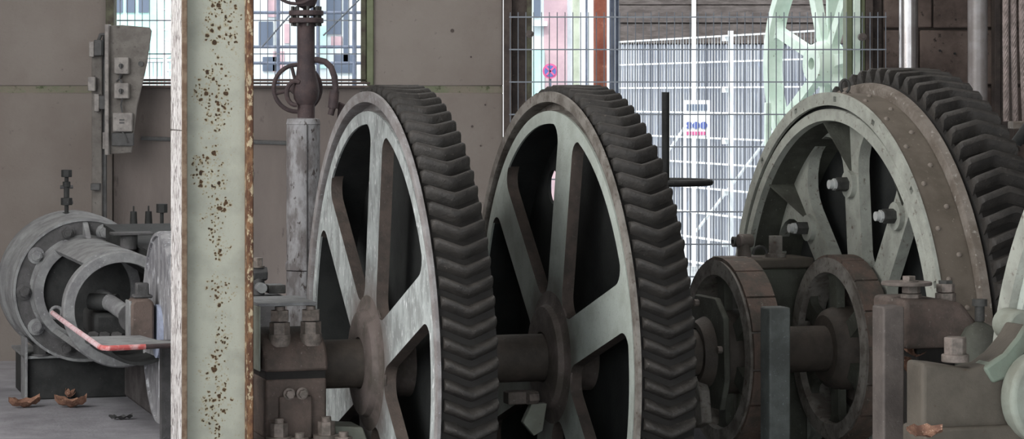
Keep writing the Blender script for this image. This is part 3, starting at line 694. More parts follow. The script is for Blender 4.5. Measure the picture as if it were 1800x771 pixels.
vs3 = thing('spindle_manifold', 'row of three dark valve spindles on a manifold behind the steam chest', 'valve', (E0.x, E0.y, 0), TH)
mb = MB(); mb.box(.42, .60, .38, .54, .0, .76); mb.box(.30, .60, .40, .50, .74, .80); obj('manifold', mb, 'black', vs3, bevel=.01)
for x, big in ((.33, 0), (.414, 0), (.489, 1)):
    b = MB(); y = .45
    if not big:
        b.cyl((x,y,.78), (x,y,.90), .030, .026, n=14); b.cyl((x,y,.895), (x,y,.915), .034, n=14); b.cyl((x,y,.915), (x,y,1.0), .022, .018, n=12); b.cyl((x,y,1.0), (x,y,1.03), .005, n=8)
    else:
        b.cyl((x,y,.78), (x,y,.86), .03, n=14); b.cyl((x,y,.86), (x,y,.88), .044, n=14); b.cyl((x,y,.88), (x,y,.99), .011, n=10); b.cyl((x,y,.99), (x,y,1.04), .032, n=6)
    obj('valve_spindle', b, 'black', vs3, bevel=.002)

# petcock on the cylinder
pc = thing('cylinder_petcock', 'dark brass petcock standing on top of the grey cylinder', 'valve', px(117, 392, 14.15), TH)
b = MB(); b.cyl((0,0,0), (0,0,.06), .022, n=12); b.cyl((0,0,.06), (0,0,.10), .012, n=10); b.cyl((0,0,.10), (0,0,.14), .032, n=6); b.cyl((0,0,.14), (0,0,.20), .016, n=10); b.cyl((0,0,.20), (0,0,.23), .022, n=10); b.cyl((0,0,.23), (0,0,.255), .012, n=10); b.cyl((0,0,.255), (0,0,.295), .03, n=6)
obj('body', b, 'black', pc, bevel=.002)
for a_, z_ in ((-.035, .20), (-.02, .115)): b = MB(); b.cyl((a_,0,z_), (.035,0,z_), .01, n=8); obj('handle', b, 'enginedark', pc)

# ================================================================== LAGGED CYLINDER AND VALVE PIPE
lp = thing('lagged_pipe', 'upright grey pipe in peeling lagging behind the first gear', 'pipe', (-1.06, 13.0, 0), 0)
b = MB(); b.cyl((0,0,0), (0,0,.76), .086, n=36); b.cyl((0,0,.765), (0,0,.80), .09, n=36); b.cyl((0,0,.80), (0,0,1.50), .085, n=36); obj('lagging', b, 'lagging', lp)
b = MB(); b.lathe([(1.50,.03),(1.50,.088),(1.53,.082),(1.535,.03)], 'z', 36); obj('lagging_end', b, 'lagging', lp, bevel=.004)
b = MB(); b.cyl((.026,-.085,.05), (.026,-.085,1.5), .003, n=6); obj('seam', b, 'enginedark', lp)
vp = thing('valve_pipe', 'rust-brown upright pipe with flanged valves and handwheels before the window', 'pipe', (-1.045, 13.0, 1.50), 0)
b = MB(); b.cyl((0,0,.0), (0,0,.10), .044, n=28); b.lathe([(.10,.03),(.10,.044),(.13,.062),(.17,.068),(.21,.062),(.25,.052),(.30,.046),(.30,.03)], 'z', 32); b.cyl((0,0,.3), (0,0,.53), .044, n=28); b.lathe([(.58,.0),(.60,.045),(.68,.075),(.8,.08),(.95,.06),(1.5,.05),(1.5,0)], 'z', 28, close=False); obj('riser', b, 'pipe', vp)
for z0 in (.515, .553):
    b = MB(); b.cyl((0,0,z0), (0,0,z0+.026), .088, n=32); obj('flange', b, 'pipe', vp, bevel=.004)
for k in range(8):
    a = 2*PI*k/8+.2; b = MB(); b.cyl((.07*math.cos(a),.07*math.sin(a),.50), (.07*math.cos(a),.07*math.sin(a),.60), .009, n=6); obj('flange_bolt', b, 'darkbolt', vp)
def handwheel(parent, cx_, cz_, cy_, R, r, yaw, spokes=4, ph=.5):
    T = Matrix.Translation((cx_, cy_, cz_)) @ Matrix.Rotation(yaw, 4, 'Z')
    b = MB(); b.tube([(R*math.cos(a), 0, R*math.sin(a)) for a in [2*PI*i/32 for i in range(32)]], r, 10, True, T=T)
    o = obj('handwheel', b, 'pipe', parent)
    for k in range(spokes):
        a = ph+2*PI*k/spokes; s_ = MB(); s_.cyl((0,0,0), (R*math.cos(a),0,R*math.sin(a)), r*.8, n=8, T=T); obj('handwheel_spoke', s_, 'pipe', o)
    s_ = MB(); s_.cyl((0,-.02,0), (0,.06,0), .035, n=20, T=T); obj('handwheel_hub', s_, 'pipe', o)
handwheel(vp, -.055, .185, .11, .120, .0115, .15, 4, .25)
def vq(x, y): return ((x-(900-1.045/13*F))/F*13, H-(y-HY)/F*13-1.50)
b = MB(); b.tube([(vq(x,y)[0], .0, vq(x,y)[1]) for x,y in ((545,106),(558,105),(571,108),(582,118),(588,135),(590,155),(588,178),(581,202))], .0165, 12); obj('bent_pipe', b, 'pipe', vp)
b = MB(); b.cyl((vq(588,160)[0], 0, vq(588,160)[1]), (vq(585,190)[0], 0, vq(585,190)[1]), .026, n=14); obj('pipe_union', b, 'pipe', vp)
handwheel(vp, -.045, .735, -.10, .125, .009, .1, 4, .9)
b = MB(); b.cyl((-.045,.11,.18), (0,0,.17), .014, n=10); b.cyl((-.04,-.10,.735), (0,0,.735), .014, n=10); obj('valve_stem', b, 'pipe', vp)
b = MB(); b.tube([(-.05+.045*math.cos(a), -.05, .16+.06*math.sin(a)) for a in [PI*.35+PI*1.2*i/12 for i in range(13)]], .012, 8); obj('yoke', b, 'pipe', vp)
b = MB(); b.prism([(.15,.0),(.21,.02),(.30,.09),(.33,.13),(.30,.14),(.2,.10),(.16,.12)], 'xz', .05, .09); obj('valve_bracket', b, 'pipe', vp, bevel=.01)

# ================================================================== SWITCH PANEL ON THE WALL
sp = thing('switch_panel', 'tapering sheet-metal switch panel with small boxes below the window corner', 'panel', (0, 15.62, 0), 0)
def qx(p): return (p-900)/F*15.62
def qz(p): return H-(p-HY)/F*15.62
b = MB(); b.prism([(qx(188),qz(45)), (qx(215),qz(44)), (qx(262),qz(48)), (qx(266),qz(54)), (qx(258),qz(110)), (qx(240),qz(190)), (qx(231),qz(268)), (qx(188),qz(271))], 'xz', 0, .03); obj('back_plate', b, 'panel', sp, bevel=.005)
b = MB(); b.box(qx(186), qx(193), -.05, .06, qz(272), qz(43)); obj('side_angle', b, 'panelbox', sp, bevel=.004)
for (x0, x1, y0, y1, m, d) in ((203,228,101,130,'panelbox',.06), (203,228,146,173,'panelbox',.06), (200,234,198,231,'panelbox',.05), (197,236,233,256,'paneldark',.03)):
    b = MB(); b.box(qx(x0), qx(x1), -d, 0, qz(y1), qz(y0)); o = obj('switch_box', b, m, sp, bevel=.006)
    if m == 'panelbox' and d == .06:
        s_ = MB(); s_.cyl((qx((x0+x1)/2),-d-.012,qz((y0+y1)/2)), (qx((x0+x1)/2),-d,qz((y0+y1)/2)), .014, n=14); s_.box(qx((x0+x1)/2)-.004, qx((x0+x1)/2)+.004, -d-.03, -d-.01, qz((y0+y1)/2)-.02, qz((y0+y1)/2)+.01); obj('switch_knob', s_, 'paneldark', o)
    elif m == 'panelbox':
        for q in (0, 1): s_ = MB(); s_.box(qx(212), qx(221), -d-.003, -d+.001, qz(212+q*5), qz(209+q*5)); obj('label_line', s_, 'paneldark', o)
b = MB(); b.cyl((qx(248),-.02,qz(112)), (qx(248),.0,qz(112)), .016, n=12); b.cyl((qx(205),-.006,qz(143)), (qx(215),-.01,qz(133)), .005, n=6); obj('knob', b, 'paneldark', sp)
for c3 in (((214,130),(212,138),(216,146)), ((217,173),(214,185),(217,198)), ((217,231),(222,240),(226,250))):
    b = MB(); b.tube([(qx(c3[0][0]),-.05,qz(c3[0][1])), (qx(c3[1][0]),-.035,qz(c3[1][1])), (qx(c3[2][0]),-.04,qz(c3[2][1]))], .006, 6); obj('cable', b, 'paneldark', sp)
cpst = thing('cable_channel_post', 'narrow upright channel with junction boxes left of the switch panel', 'post', (0, 15.66, 0), 0)
b = MB(); b.box(qx(159), qx(177), 0, .07, 0, qz(75)); obj('channel', b, 'panel', cpst, bevel=.006)
b = MB(); b.box(qx(177), qx(183), .03, .07, .4, qz(62)); obj('backing_strip', b, 'paneldark', cpst)
for (x0, x1, y0, y1, m) in ((157,166,73,100,'panelbox'), (166,180,70,98,'paneldark'), (155,168,135,160,'panelbox'), (166,175,165,196,'panelbox'), (175,186,168,192,'paneldark'), (181,187,232,262,'panelbox'), (160,176,322,334,'paneldark')):
    b = MB(); b.box(qx(x0), qx(x1), -.06, 0, qz(y1), qz(y0)); obj('junction_box', b, m, cpst, bevel=.005)
b = MB(); b.tube([(qx(172),-.02,qz(72)), (qx(176),-.02,qz(61)), (qx(184),-.02,qz(60)), (qx(188),-.02,qz(68))], .012, 8); obj('cable_loop', b, 'paneldark', cpst)
b = MB(); b.cyl((qx(236),0,qz(244)), (wx(520),.0,qz(253)), .013, n=12); tag(obj('conduit', b, 'paneldark', loc=(0,15.917,0)), 'dark conduit running along the wall right of the switch panel', 'conduit')

# ================================================================== SPINDLE WITH HANDWHEEL BEHIND THE MIDDLE GEAR
hw = thing('vertical_spindle', 'black upright spindle with a flat handwheel between middle gear and mesh fence', 'spindle', (px(1170,0,12.9).x, 12.9, 0), 0)
zc_ = H-(320-HY)/F*12.9
b = MB(); b.cyl((0,0,0), (0,0,1.665), .0195, n=16); obj('spindle', b, 'black', hw)
b = MB(); b.tube([(.225*math.cos(a), .225*math.sin(a), zc_) for a in [2*PI*i/40 for i in range(40)]], .016, 10, True); o = obj('handwheel', b, 'black', hw)
for k in range(4):
    a = PI*k/2+.3; b = MB(); b.cyl((0,0,zc_), (.225*math.cos(a),.225*math.sin(a),zc_), .011, n=8); obj('handwheel_spoke', b, 'black', o)

# ================================================================== RIGHT-HAND BEARING, CASTING AND WHEEL
rb = thing('capped_bearing', 'brown bearing cap with tall nuts and a round top plate, right', 'bearing', (px(1632,0,10.2).x, 10.2, 0), TH)
def rz(y, Y=10.2): return H-(y-HY)/F*Y
b = MB(); b.prism([(-.17,rz(606)), (.20,rz(606)), (.20,rz(585)), (.14,rz(560)), (.08,rz(528)), (-.02,rz(520)), (-.17,rz(520))], 'xz', -.14, .16); obj('cap', b, 'grease', rb, bevel=.02, seg=3)
b = MB(); b.box(-.10, .17, -.10, .14, -1.05, rz(604)); obj('neck', b, 'root', rb, bevel=.01)
for x in (-.10, .05):
    b = MB(); b.cyl((x,-.05,rz(545)), (x,-.05,rz(528)), .075, .05, n=24); b.cyl((x,-.05,rz(530)), (x,-.05,rz(513)), .043, n=6); b.cyl((x,-.05,rz(512)), (x,-.05,rz(497)), .038, n=6)
    obj('cap_nut', b, 'bolt', rb, bevel=.003)
b = MB(); b.cyl((-.12,-.05,rz(498)), (-.12,-.05,rz(492)), .10, n=36); o = obj('top_plate', b, 'hub', rb, bevel=.003)
obj('bolt', hexbolt((-.11,-.05,rz(492)), (0,0,1), .028, .022, True), 'bolt', o)
obj('bolt', hexbolt((.05,-.05,rz(497)), (0,0,1), .03, .012, False), 'darkbolt', rb)

# pedestal casting with swept arm
pcast = thing('bearing_pedestal', 'heavy dusty green cast pedestal with swept arm at the lower right', 'pedestal', (px(1622,0,9.2).x, 9.2, 0), TH)
def kx(p, Y=9.7): return ((p-1607)/F*9.35)/(CT-.045)
def kz(y, Y=9.7): return H-(y-HY)/F*9.3
arm = [(kx(1607),-1.05), (kx(1607),kz(632)), (kx(1640),kz(636)), (kx(1690),kz(646)), (kx(1720),kz(640)), (kx(1745),kz(622)), (kx(1768),kz(596)), (kx(1785),kz(568)), (kx(1792),kz(576)), (kx(1800),kz(600)), (kx(1840),kz(640)), (kx(1900),kz(660)), (kx(1900),-1.05)]
b = MB(); b.prism(arm, 'xz', 0, .14); obj('body', b, 'castgreen', pcast, bevel=.016, seg=3)
arm2 = [(kx(1712),kz(645)), (kx(1748),kz(621)), (kx(1771),kz(594)), (kx(1786),kz(570)), (kx(1798),kz(600)), (kx(1775),kz(640)), (kx(1750),kz(665)), (kx(1728),kz(672))]
b = MB(); b.prism(arm2, 'xz', -.012, .1); obj('swept_arm', b, 'armgreen', pcast, bevel=.01)
b = MB(); b.box(-.005, .56, -.03, .16, -1.05, kz(745)); obj('foot_ledge', b, 'castgreen', pcast, bevel=.012)
b = MB(); b.prism([(kx(1762)+ .085+.135*math.cos(a)*1.0, kz(697)+.165*math.sin(a)) for a in [2*PI*i/36 for i in range(36)]], 'xz', -.10, .0); obj('end_boss', b, 'castpale', pcast, bevel=.02, seg=3)
b = MB(); b.cyl((kx(1677),.06,kz(636)), (kx(1677),.06,kz(622)), .05, n=20); b.cyl((kx(1677),.06,kz(624)), (kx(1677),.06,kz(592)), .042, n=6); obj('stud_nut', b, 'bolt', pcast, bevel=.004)
b = MB(); b.cyl((kx(1822),.16,kz(582)), (kx(1822),.3,kz(582)), .06, n=28); obj('rear_boss', b, 'castpale', pcast, bevel=.01)

# oil lubricator with round dome
ol_ = thing('dome_lubricator', 'dark round lubricator with knurled cap between bearing and pedestal arm', 'lubricator', px(1722, 642, 10.1), TH)
b = MB(); b.cyl((0,0,-1.05-px(1722,642,10.1).z), (0,0,-.28), .04, n=14); b.lathe([(-.3,0),(-.3,.09),(.04,.098),(.10,.09),(.15,.06),(.18,.0)], 'z', 32, close=False); obj('bowl', b, 'darkgreen', ol_)
b = MB(); b.cyl((0,0,.175), (0,0,.235), .02, n=12); b.cyl((0,0,.235), (0,0,.262), .03, n=14); obj('cap', b, 'darkbolt', ol_)
b = MB(); b.lathe([(-.02,.07),(-.02,.10),(.02,.10),(.02,.07)], 'y', 20, -PI*.55, PI*.1, T=Matrix.Translation((-.0,.05,.06))); obj('bail', b, 'shoulder', ol_)

# rightmost wheel, only its left rim shows
g4 = thing('rope_drum_flange', 'pale green drum flange cut off by the right picture edge', 'drum', (2.22, 8.5, .4), TH)
b = MB(); b.lathe([(0,1.35),(0,1.27),(.02,1.262),(.06,1.262),(.06,1.35)], n=120); obj('rim', b, 'wheel', g4)
b = MB(); b.lathe([(.03,1.264),(.03,1.22),(.05,1.22),(.05,1.264)], n=120); obj('rim_lip', b, 'wheel2', g4)
ol = spoke_outline(.09, .09, .3, 1.222, 6)
b = MB(); b.prism(ol, 'yz', .035, .08); sme = b.mesh('spoke')
for k in range(6): obj('spoke', None, 'wheel2', g4, me=sme, rot=(ROT*math.radians(25+60*k), 0, 0))
b = MB(); b.lathe([(-.1,.08),(-.1,.16),(.08,.2),(.08,.08)], n=40); obj('hub', b, 'hub', g4)

# wire rope hank
rp = thing('wire_rope_hank', 'hank of thick twisted wire rope hanging at the upper right edge', 'rope', (px(1785,0,13.0).x, 13.0, 0), 0)
def rope(x0, bulge, top, bot, y):
    b = MB(); K = 90
    for s_ in range(6):
        pts = []
        for i in range(K+1):
            q = i/K; z = bot+(top-bot)*q
            xx = x0-bulge*math.sin(PI*min(1, q*1.0))**1.0+bulge*q*.0
            a = 2*PI*s_/6+i*.55
            pts.append((xx+.0098*math.cos(a), y+.0098*math.sin(a), z))
        b.tube(pts, .0066, 6)
    return b
ztop, zbot = 2.75, H-(213-HY)/F*13
for i, (x0, bl) in enumerate(((-.070,.004), (-.022,.010), (.026,.018), (.074,.028), (.122,.04))):
    obj('rope_strand', rope(x0+.02, bl, ztop, zbot, -.02+.01*(i % 2)), 'rope', rp)
b = MB(); b.box(-.02, .4, -.05, .1, zbot-.04, zbot-.0); tag(obj('rope_shelf', b, 'shoulder', loc=(px(1785,0,13.0).x, 13.0, 0), bevel=.005), 'narrow dusty ledge under the hanging wire rope', 'ledge')
b = MB(); b.cyl((0,0,0), (.16,0,.22), .028, n=14); tag(obj('slanting_bar', b, 'black', loc=px(1786,252,12.6)), 'black slanting bar below the wire rope at the right edge', 'bar')

# two pipes and a channel on the right wall
def vpipe(p0, p1, Y, m, label, r=None):
    r = (p1-p0)/2/F*Y; b = MB(); b.cyl((0,0,0), (0,0,5), r, n=32)
    return tag(obj('wall_pipe', b, m, loc=(px((p0+p1)/2,0,Y).x, Y, 0)), label, 'pipe', 'upright pipes before the right wall')
vpipe(1580, 1614, 15.55, 'pipegloss', 'thick glossy grey upright pipe just right of the gateway')
vpipe(1701, 1736, 15.4, 'pipegrey', 'matt grey upright pipe between wall blocks and wire rope')
b = MB(); b.box(wx(1737), wx(1748), -.02, .1, 0, 5); b.box(wx(1748), wx(1770), -.06, .05, 0, 5); tag(obj('wall_channel', b, 'colbrown', loc=(0,15.7,0), bevel=.004), 'brown steel channel beside the matt grey pipe', 'column')

# ================================================================== GATE FENCE (mesh panel in the gateway)
fz = [wz(30), wz(87), wz(143)]; stp = fz[0]-fz[1]
fe = thing('mesh_gate', 'grey double-rod mesh gate across the bright gateway', 'fence', (wx(895), YW-.12, 0), 0)
k_ = (YW-.12)/YW
def gx(p): return (p-900)/F*(YW-.12)-wx(895)
def gz(p): return H-(p-HY)/F*(YW-.12)
vw = MB(); vw.cyl((0,0,.08), (0,0,gz(30)+.03), .0030, n=5); vme = vw.mesh('vertical_wire')
n = 49
for i in range(n): obj('vertical_wire', None, 'wire', fe, me=vme, loc=(gx(897)+(gx(1557)-gx(897))*i/(n-1), 0, 0))
for i in range(10):
    z = gz(30+57*i)
    if z < .1: continue
    b = MB(); b.box(gx(895), gx(1558), -.011, -.005, z-.004, z+.004); b.box(gx(895), gx(1558), .005, .011, z-.004, z+.004); obj('horizontal_wire', b, 'wire', fe)
for x, y in ((931, 60), (1515, 65)):
    b = MB(); b.cyl((gx(x),-.05,gz(y)), (gx(x),.02,gz(y)), .024, n=16); b.cyl((gx(x),-.06,gz(y)), (gx(x),-.05,gz(y)), .012, n=10); obj('clamp_knob', b, 'steelpost', fe)

# ================================================================== OUTSIDE
b = MB(); b.box(-25, 25, 16.12, 60, -.35, -.15); obj('ground', b, 'yard', kind='structure')
# bright oblique fence
P0 = Vector(((1088-900)/F*22.2, 22.2, 0)); P1 = Vector(((1483-900)/F*17.9, 17.9, 0)); d = P1-P0; Lf = d.length
of = thing('yard_fence', 'sunlit white double-rod mesh fence crossing the yard outside', 'fence', P0, math.atan2(d.y, d.x))
vw = MB(); vw.cyl((0,0,0), (0,0,2.16), .0017, n=5); vme = vw.mesh('vertical_wire')
n = int(Lf/.06)
for i in range(n+1): obj('vertical_wire', None, 'whitewire', of, me=vme, loc=(Lf*i/n*1.0, 0, -.05))
for i in range(11):
    b = MB(); z = 2.11-.2*i; b.box(-.02, Lf+.02, -.016, .016, z-.006, z+.006); obj('horizontal_wire', b, 'whitewire', of)
for q in (.53,):
    b = MB(); b.box(Lf*q-.006, Lf*q+.006, .02, .06, -.1, 2.15); obj('fence_post', b, 'whitewire', of)
    for i in range(6): b = MB(); b.box(Lf*q-.02, Lf*q+.01, -.03, .02, 2.07-.4*i, 2.11-.4*i); obj('fence_clip', b, 'whitewire', of)
for (q, z, q2, z2) in ((.35,.55,.72,1.45), (.12,.95,.3,1.4)):
    b = MB(); b.tube([(Lf*q,.08,z), (Lf*q2,.08,z2)], .013, 6); obj('brace_cable', b, 'whitewire', of)

# corrugated shed wall and weathered boards above
YS = 27.0
def sx(p): return (p-900)/F*YS
def sz(p): return H-(p-HY)/F*YS
sh = thing('corrugated_shed', 'grey-blue corrugated shed with dark weathered boards, beyond the yard fence', 'shed', (0, YS, 0), 0)
b = MB(); n = 260; vs = []; fs = []
x0, x1 = sx(1088), sx(1560)
for i in range(n+1):
    x = x0+(x1-x0)*i/n; y = (0, .03, .03, 0)[i % 4]
    for yy in (y, y+.02): vs += [(x, yy, -.15), (x, yy, sz(78))]
for i in range(n):
    a = i*4; c = a+4
    fs += [(a,a+1,c+1,c), (a+2,c+2,c+3,a+3), (a+1,a+3,c+3,c+1)]
b.add(vs, fs); obj('corrugated_sheet', b, 'shed', sh)
zz = sz(78); k = 0
while zz < 4.6:
    h_ = .19 if k % 2 else .22
    b = MB(); b.box(x0, x1, -.01-.02*(k % 2), .04, zz+.008, zz+h_); obj('board', b, 'board', sh, bevel=.004, seg=1); zz += h_; k += 1
b = MB(); b.box(x0, x1, .05, 2.5, -.15, 4.6); obj('shed_body', b, 'board', sh)
b = MB(); b.box(sx(1215), sx(1222), -.12, -.05, -.15, 4.6); obj('shed_post', b, 'white', sh)
b = MB(); b.box(x0-.3, x1+.3, -1.3, 2.5, 4.6, 4.7); obj('shed_roof', b, 'board', sh)

# framed board behind the fence
nb = thing('yard_notice_board', 'white-framed board with grey pane and blue patches behind the yard fence', 'board', (0, 23.0, 0), 0)
def nx(p): return (p-900)/F*23
def nz(p): return H-(p-HY)/F*23
b = MB(); b.box(nx(1202), nx(1248), 0, .04, nz(240), nz(176)); obj('panel', b, 'white', nb)
b = MB(); b.box(nx(1207), nx(1243), -.01, 0, nz(194), nz(183)); obj('pane', b, 'glassdark', nb)
for x in (1206, 1219, 1232): b = MB(); b.cyl((nx(x+5),-.012,nz(220)), (nx(x+5),0,nz(220)), .033, n=12); obj('blue_patch', b, 'blue', nb)
b = MB(); b.box(nx(1206), nx(1240), -.01, 0, nz(237), nz(231)); obj('red_strip', b, 'signred', nb)
for x in (1204, 1246): b = MB(); b.box(nx(x)-.01, nx(x)+.01, .0, .03, -.15, nz(240)); obj('leg', b, 'white', nb)

# dark steel gate post, red rusty post, sage pipe, pink house, sign
def outpost(name, p0, p1, Y, m, label, cat='post', round_=False, top=4.2):
    a, c = px(p0,0,Y).x, px(p1,0,Y).x; b = MB()
    if round_: b.cyl(((a+c)/2,0,0), ((a+c)/2,0,top+.15), (c-a)/2, n=20)
    else: b.box(a, c, 0, .12, 0, top+.15)
    return tag(obj(name, b, m, loc=(0,Y,-.15), bevel=0 if round_ else .01), label, cat)
outpost('gate_post', 1072, 1080, 16.6, 'greysteel', 'dark blue-grey steel post outside, right of the red post')
outpost('gate_stile', 1082, 1088, 16.8, 'greysteel', 'slim blue-grey steel upright next to the thicker steel post')
outpost('rusty_red_post', 1043, 1067, 19.0, 'redcol', 'rust-red wooden post standing in the yard outside', round_=True)
outpost('sage_downpipe', 1006, 1019, 22.0, 'sagepipe', 'sage-green downpipe outside left of the rust-red post', 'pipe', True)
outpost('slim_yard_pole', 1029, 1033, 24.0, 'greysteel', 'thin grey pole between the sage pipe and the red post', 'pole', True)
YH = 34.0
def hx(p): return (p-900)/F*YH
def hz(p): return H-(p-HY)/F*YH
ph = thing('pink_house', 'pink and white house across the road seen through the gateway', 'house', (0, YH, 0), 0)
b = MB(); b.box(hx(956), hx(997), 0, 3, -.3, 6.5); obj('pink_wall', b, 'pinkwall', ph)
b = MB(); b.box(hx(910), hx(956), .02, 3, -.3, 6.5); obj('white_wall', b, 'whitewall', ph)
b = MB(); b.box(hx(997), hx(1098), .3, 3, -.3, 6.5); obj('white_wall', b, 'whitewall', ph)
b = MB(); b.box(hx(938), hx(950), -.02, .02, hz(30), hz(-40)); obj('window', b, 'glassdark', ph)
b = MB(); b.box(hx(936), hx(962), -.1, .0, hz(46), hz(38)); obj('window_sill', b, 'whitewall', ph)
b = MB(); b.box(hx(936), hx(957), -.06, .02, -.3, hz(88)); obj('lower_wall', b, 'tealwall', ph)
sg = thing('no_stopping_sign', 'round blue traffic sign with red ring and cross outside the gateway', 'sign', (px(967,0,26).x, 26, 0), 0)
zs = H-(125-HY)/F*26; R_ = .078
b = MB(); b.cyl((0,0,-.15), (0,0,zs+.05), .014, n=10); obj('post', b, 'greysteel', sg)
b = MB(); b.cyl((0,-.03,zs), (0,-.02,zs), R_, n=32); obj('disc', b, 'signred', sg)
b = MB(); b.cyl((0,-.036,zs), (0,-.03,zs), R_*.74, n=32); o = obj('blue_field', b, 'blue', sg)
for a in (PI/4, -PI/4):
    T = Matrix.Translation((0,-.036,zs)) @ Matrix.Rotation(a, 4, 'Y'); b = MB(); b.box(-R_*.74, R_*.74, -.004, 0, -.009, .009, T=T); obj('cross_bar', b, 'signred', o)

# buildings behind the window
tb = thing('teal_building', 'pale teal building with window bands seen through the left of the window', 'building', (0, 30, 0), 0)
def bx(p): return (p-900)/F*30
def bz(p): return H-(p-HY)/F*30
b = MB(); b.box(bx(120), bx(420), 0, 4, -.3, 6); obj('wall', b, 'tealwall', tb)
for (x0_, x1_) in ((203, 216), (222, 238), (244, 262)):
    for (y0_, y1_) in ((-10, 22), (60, 84)):
        b = MB(); b.box(bx(x0_), bx(x1_), -.02, .02, bz(y1_), bz(y0_)); obj('window', b, 'glassdark' if y0_ < 0 else 'whitewall', tb)
b = MB(); b.box(bx(200), bx(300), -.2, 0, bz(102), bz(98)); obj('ledge', b, 'whitewall', tb)
for i in range(16):
    pass
rf = thing('white_railing', 'white picket railing outside below the teal building', 'railing', (0, 22, 0), 0)
def vx(p): return (p-900)/F*22
def vz(p): return H-(p-HY)/F*22
pk = MB(); pk.box(-.012,.012,0,.02,-.1,vz(106)); pme = pk.mesh('picket')
for i in range(20): obj('picket', None, 'white', rf, me=pme, loc=(vx(200+i*7.3),0,0))
for y in (106, 137): b = MB(); b.box(vx(198), vx(342), -.01, .03, vz(y)-.012, vz(y)+.012); obj('rail', b, 'white', rf)
ld = thing('leaning_ladder', 'white ladder leaning outside behind the column top', 'ladder', (0, 21, 0), 0)
def lx(p): return (p-900)/F*21
def lz(p): return H-(p-HY)/F*21
for p0, p1 in ((266, 292), (282, 306)):
    b = MB(); b.tube([(lx(p1+8),0,lz(170)), (lx(p1),0,lz(120)), (lx(p0),.3,lz(-30))], .016, 6); obj('stile', b, 'white', ld)
for y in range(-20, 150, 18):
    q = (y+30)/150; b = MB(); b.cyl((lx(266+26*q),.3*(1-q),lz(y)), (lx(283+24*q),.3*(1-q),lz(y)), .010, n=6); obj('rung', b, 'white', ld)
sb = thing('scaffolded_house', 'pale house with grey posts and window bars behind the window, centre', 'house', (0, 30, 0), 0)
b = MB(); b.box(bx(430), bx(700), 0, 4, -.3, 6); obj('wall', b, 'whitewall', sb)
for (x0_, x1_, y0_, y1_, m) in ((470,492,-20,30,'pinkwall'), (455,480,38,80,'glassdark'), (500,510,42,76,'pinkwall'), (575,600,-10,60,'glassdark'), (582,602,64,80,'pinkwall'), (560,575,45,120,'tealwall'), (604,612,-10,110,'glassdark'), (462,486,100,125,'glassdark'), (588,622,96,128,'glassdark'), (480,500,90,126,'pinkwall')):
    b = MB(); b.box(bx(x0_), bx(x1_), -.03, .02, bz(y1_), bz(y0_)); obj('window', b, m, sb)
for x in (452, 497, 545, 556, 566, 628):
    b = MB(); b.cyl((bx(x),-.6,-.3), (bx(x),-.6,6), .022, n=8); obj('scaffold_pole', b, 'greysteel', sb)
for y in (25, 84, 112):
    b = MB(); b.cyl((bx(440),-.6,bz(y)), (bx(650),-.6,bz(y)), .018, n=8); obj('scaffold_rail', b, 'greysteel', sb)

# big pale-green sheave wheel outside the gate
sv = thing('yard_sheave_wheel', 'big pale mint spoked sheave wheel standing outside beyond the gate', 'wheel', (px(1440,0,17.0).x, 17.0, H-(112-HY)/F*17), math.radians(22))
b = MB(); b.lathe([(0,.80),(0,.74),(.03,.73),(.10,.73),(.12,.74),(.12,.80),(.10,.81),(.09,.76),(.03,.76),(.02,.81)], n=96, T=Matrix.Translation((-.0,0,-.0))); obj('rim', b, 'palegreen', sv)
ol = spoke_outline(.034, .05, .17, .735, 7, .05)
b = MB(); b.prism(ol, 'yz', .03, .09); sme = b.mesh('spoke')
for k in range(7): obj('spoke', None, 'palegreen', sv, me=sme, rot=(math.radians(-20+360/7*k), 0, 0))
b = MB(); b.lathe([(-.06,.04),(-.06,.12),(.0,.15),(.12,.15),(.16,.10),(.16,.04)], n=40); obj('hub', b, 'palegreen', sv)
fr_ = thing('sheave_stand', 'pale mint upright frame behind the sheave wheel outside', 'frame', (0, 17.35, -.15), 0)
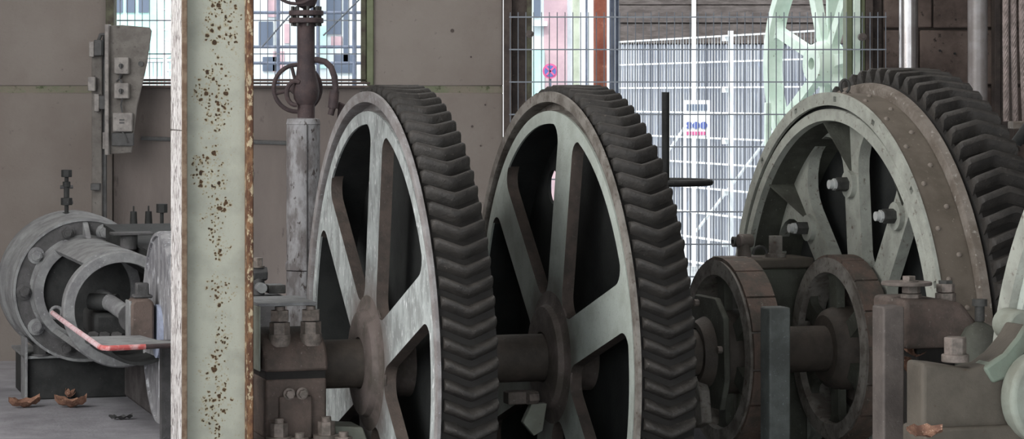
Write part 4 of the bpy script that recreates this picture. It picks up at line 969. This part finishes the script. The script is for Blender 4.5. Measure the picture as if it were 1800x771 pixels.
for p0, p1 in ((1346, 1356), (1455, 1476)):
    b = MB(); b.box((p0-900)/F*17.35, (p1-900)/F*17.35, 0, .1, 0, 2.6 if p0 > 1400 else 1.75); obj('upright', b, 'palegreen', fr_, bevel=.006)
b = MB(); b.box((1346-900)/F*17.35, (1500-900)/F*17.35, .02, .1, 1.0, 1.08); obj('crossbar', b, 'palegreen', fr_)

# ================================================================== LEAVES
def leaf(loc, L_, W_, rot, curl, label, m='leaf'):
    b = MB(); vs = []; fs = []; n1, n2 = 8, 4
    for i in range(n1+1):
        q = i/n1; w_ = W_*math.sin(PI*(q*.92+.04))**.7
        for j in range(n2+1):
            s_ = (j/n2-.5)*2
            vs.append((L_*(q-.5), w_*s_*.5, curl*((q-.5)**2*2+.6*s_*s_)+.006*math.sin(i*2.1+j)+.004))
    nv = len(vs); vs += [(x,y,z+.0015) for x,y,z in vs]
    for i in range(n1):
        for j in range(n2):
            a = i*(n2+1)+j; fs += [(a,a+1,a+n2+2,a+n2+1), (a+nv,a+nv+n2+1,a+nv+n2+2,a+nv+1)]
    b.add(vs, fs); return tag(obj('dead_leaf', b, m, loc=loc, rot=rot), label, 'leaf', 'dead leaves about the machinery')
leaf(px(42,716,13.52), .17, .07, (.2,.0,.5), .055, 'curled pale-brown dead leaf on the floor, nearest the left picture edge')
leaf(px(124,716,13.52), .17, .10, (.0,.0,-.1), .06, 'broad brown dead leaf on the floor before the engine base')
leaf(px(118,697,13.9), .06, .06, (.4,.3,.9), .04, 'small dark dead leaf lying just behind the broad brown one')
leaf(px(212,737,13.02), .12, .05, (.0,.0,.2), .02, 'flat grey scrap of leaf on the floor beside the crank disc', 'enginedark')
leaf(px(1622,764,9.12)+Vector((0,-.02,0)), .13, .07, (.5,.0,.1), .03, 'orange dead leaf on the foot of the green pedestal')
leaf(px(1596,612,10.1), .12, .09, (1.1,.3,.5), .04, 'crumpled dead leaf wedged beside the right square post')
leaf(px(1594,645,10.1), .10, .06, (1.3,.8,.3), .03, 'small dead leaf stuck below the crumpled one by the post')
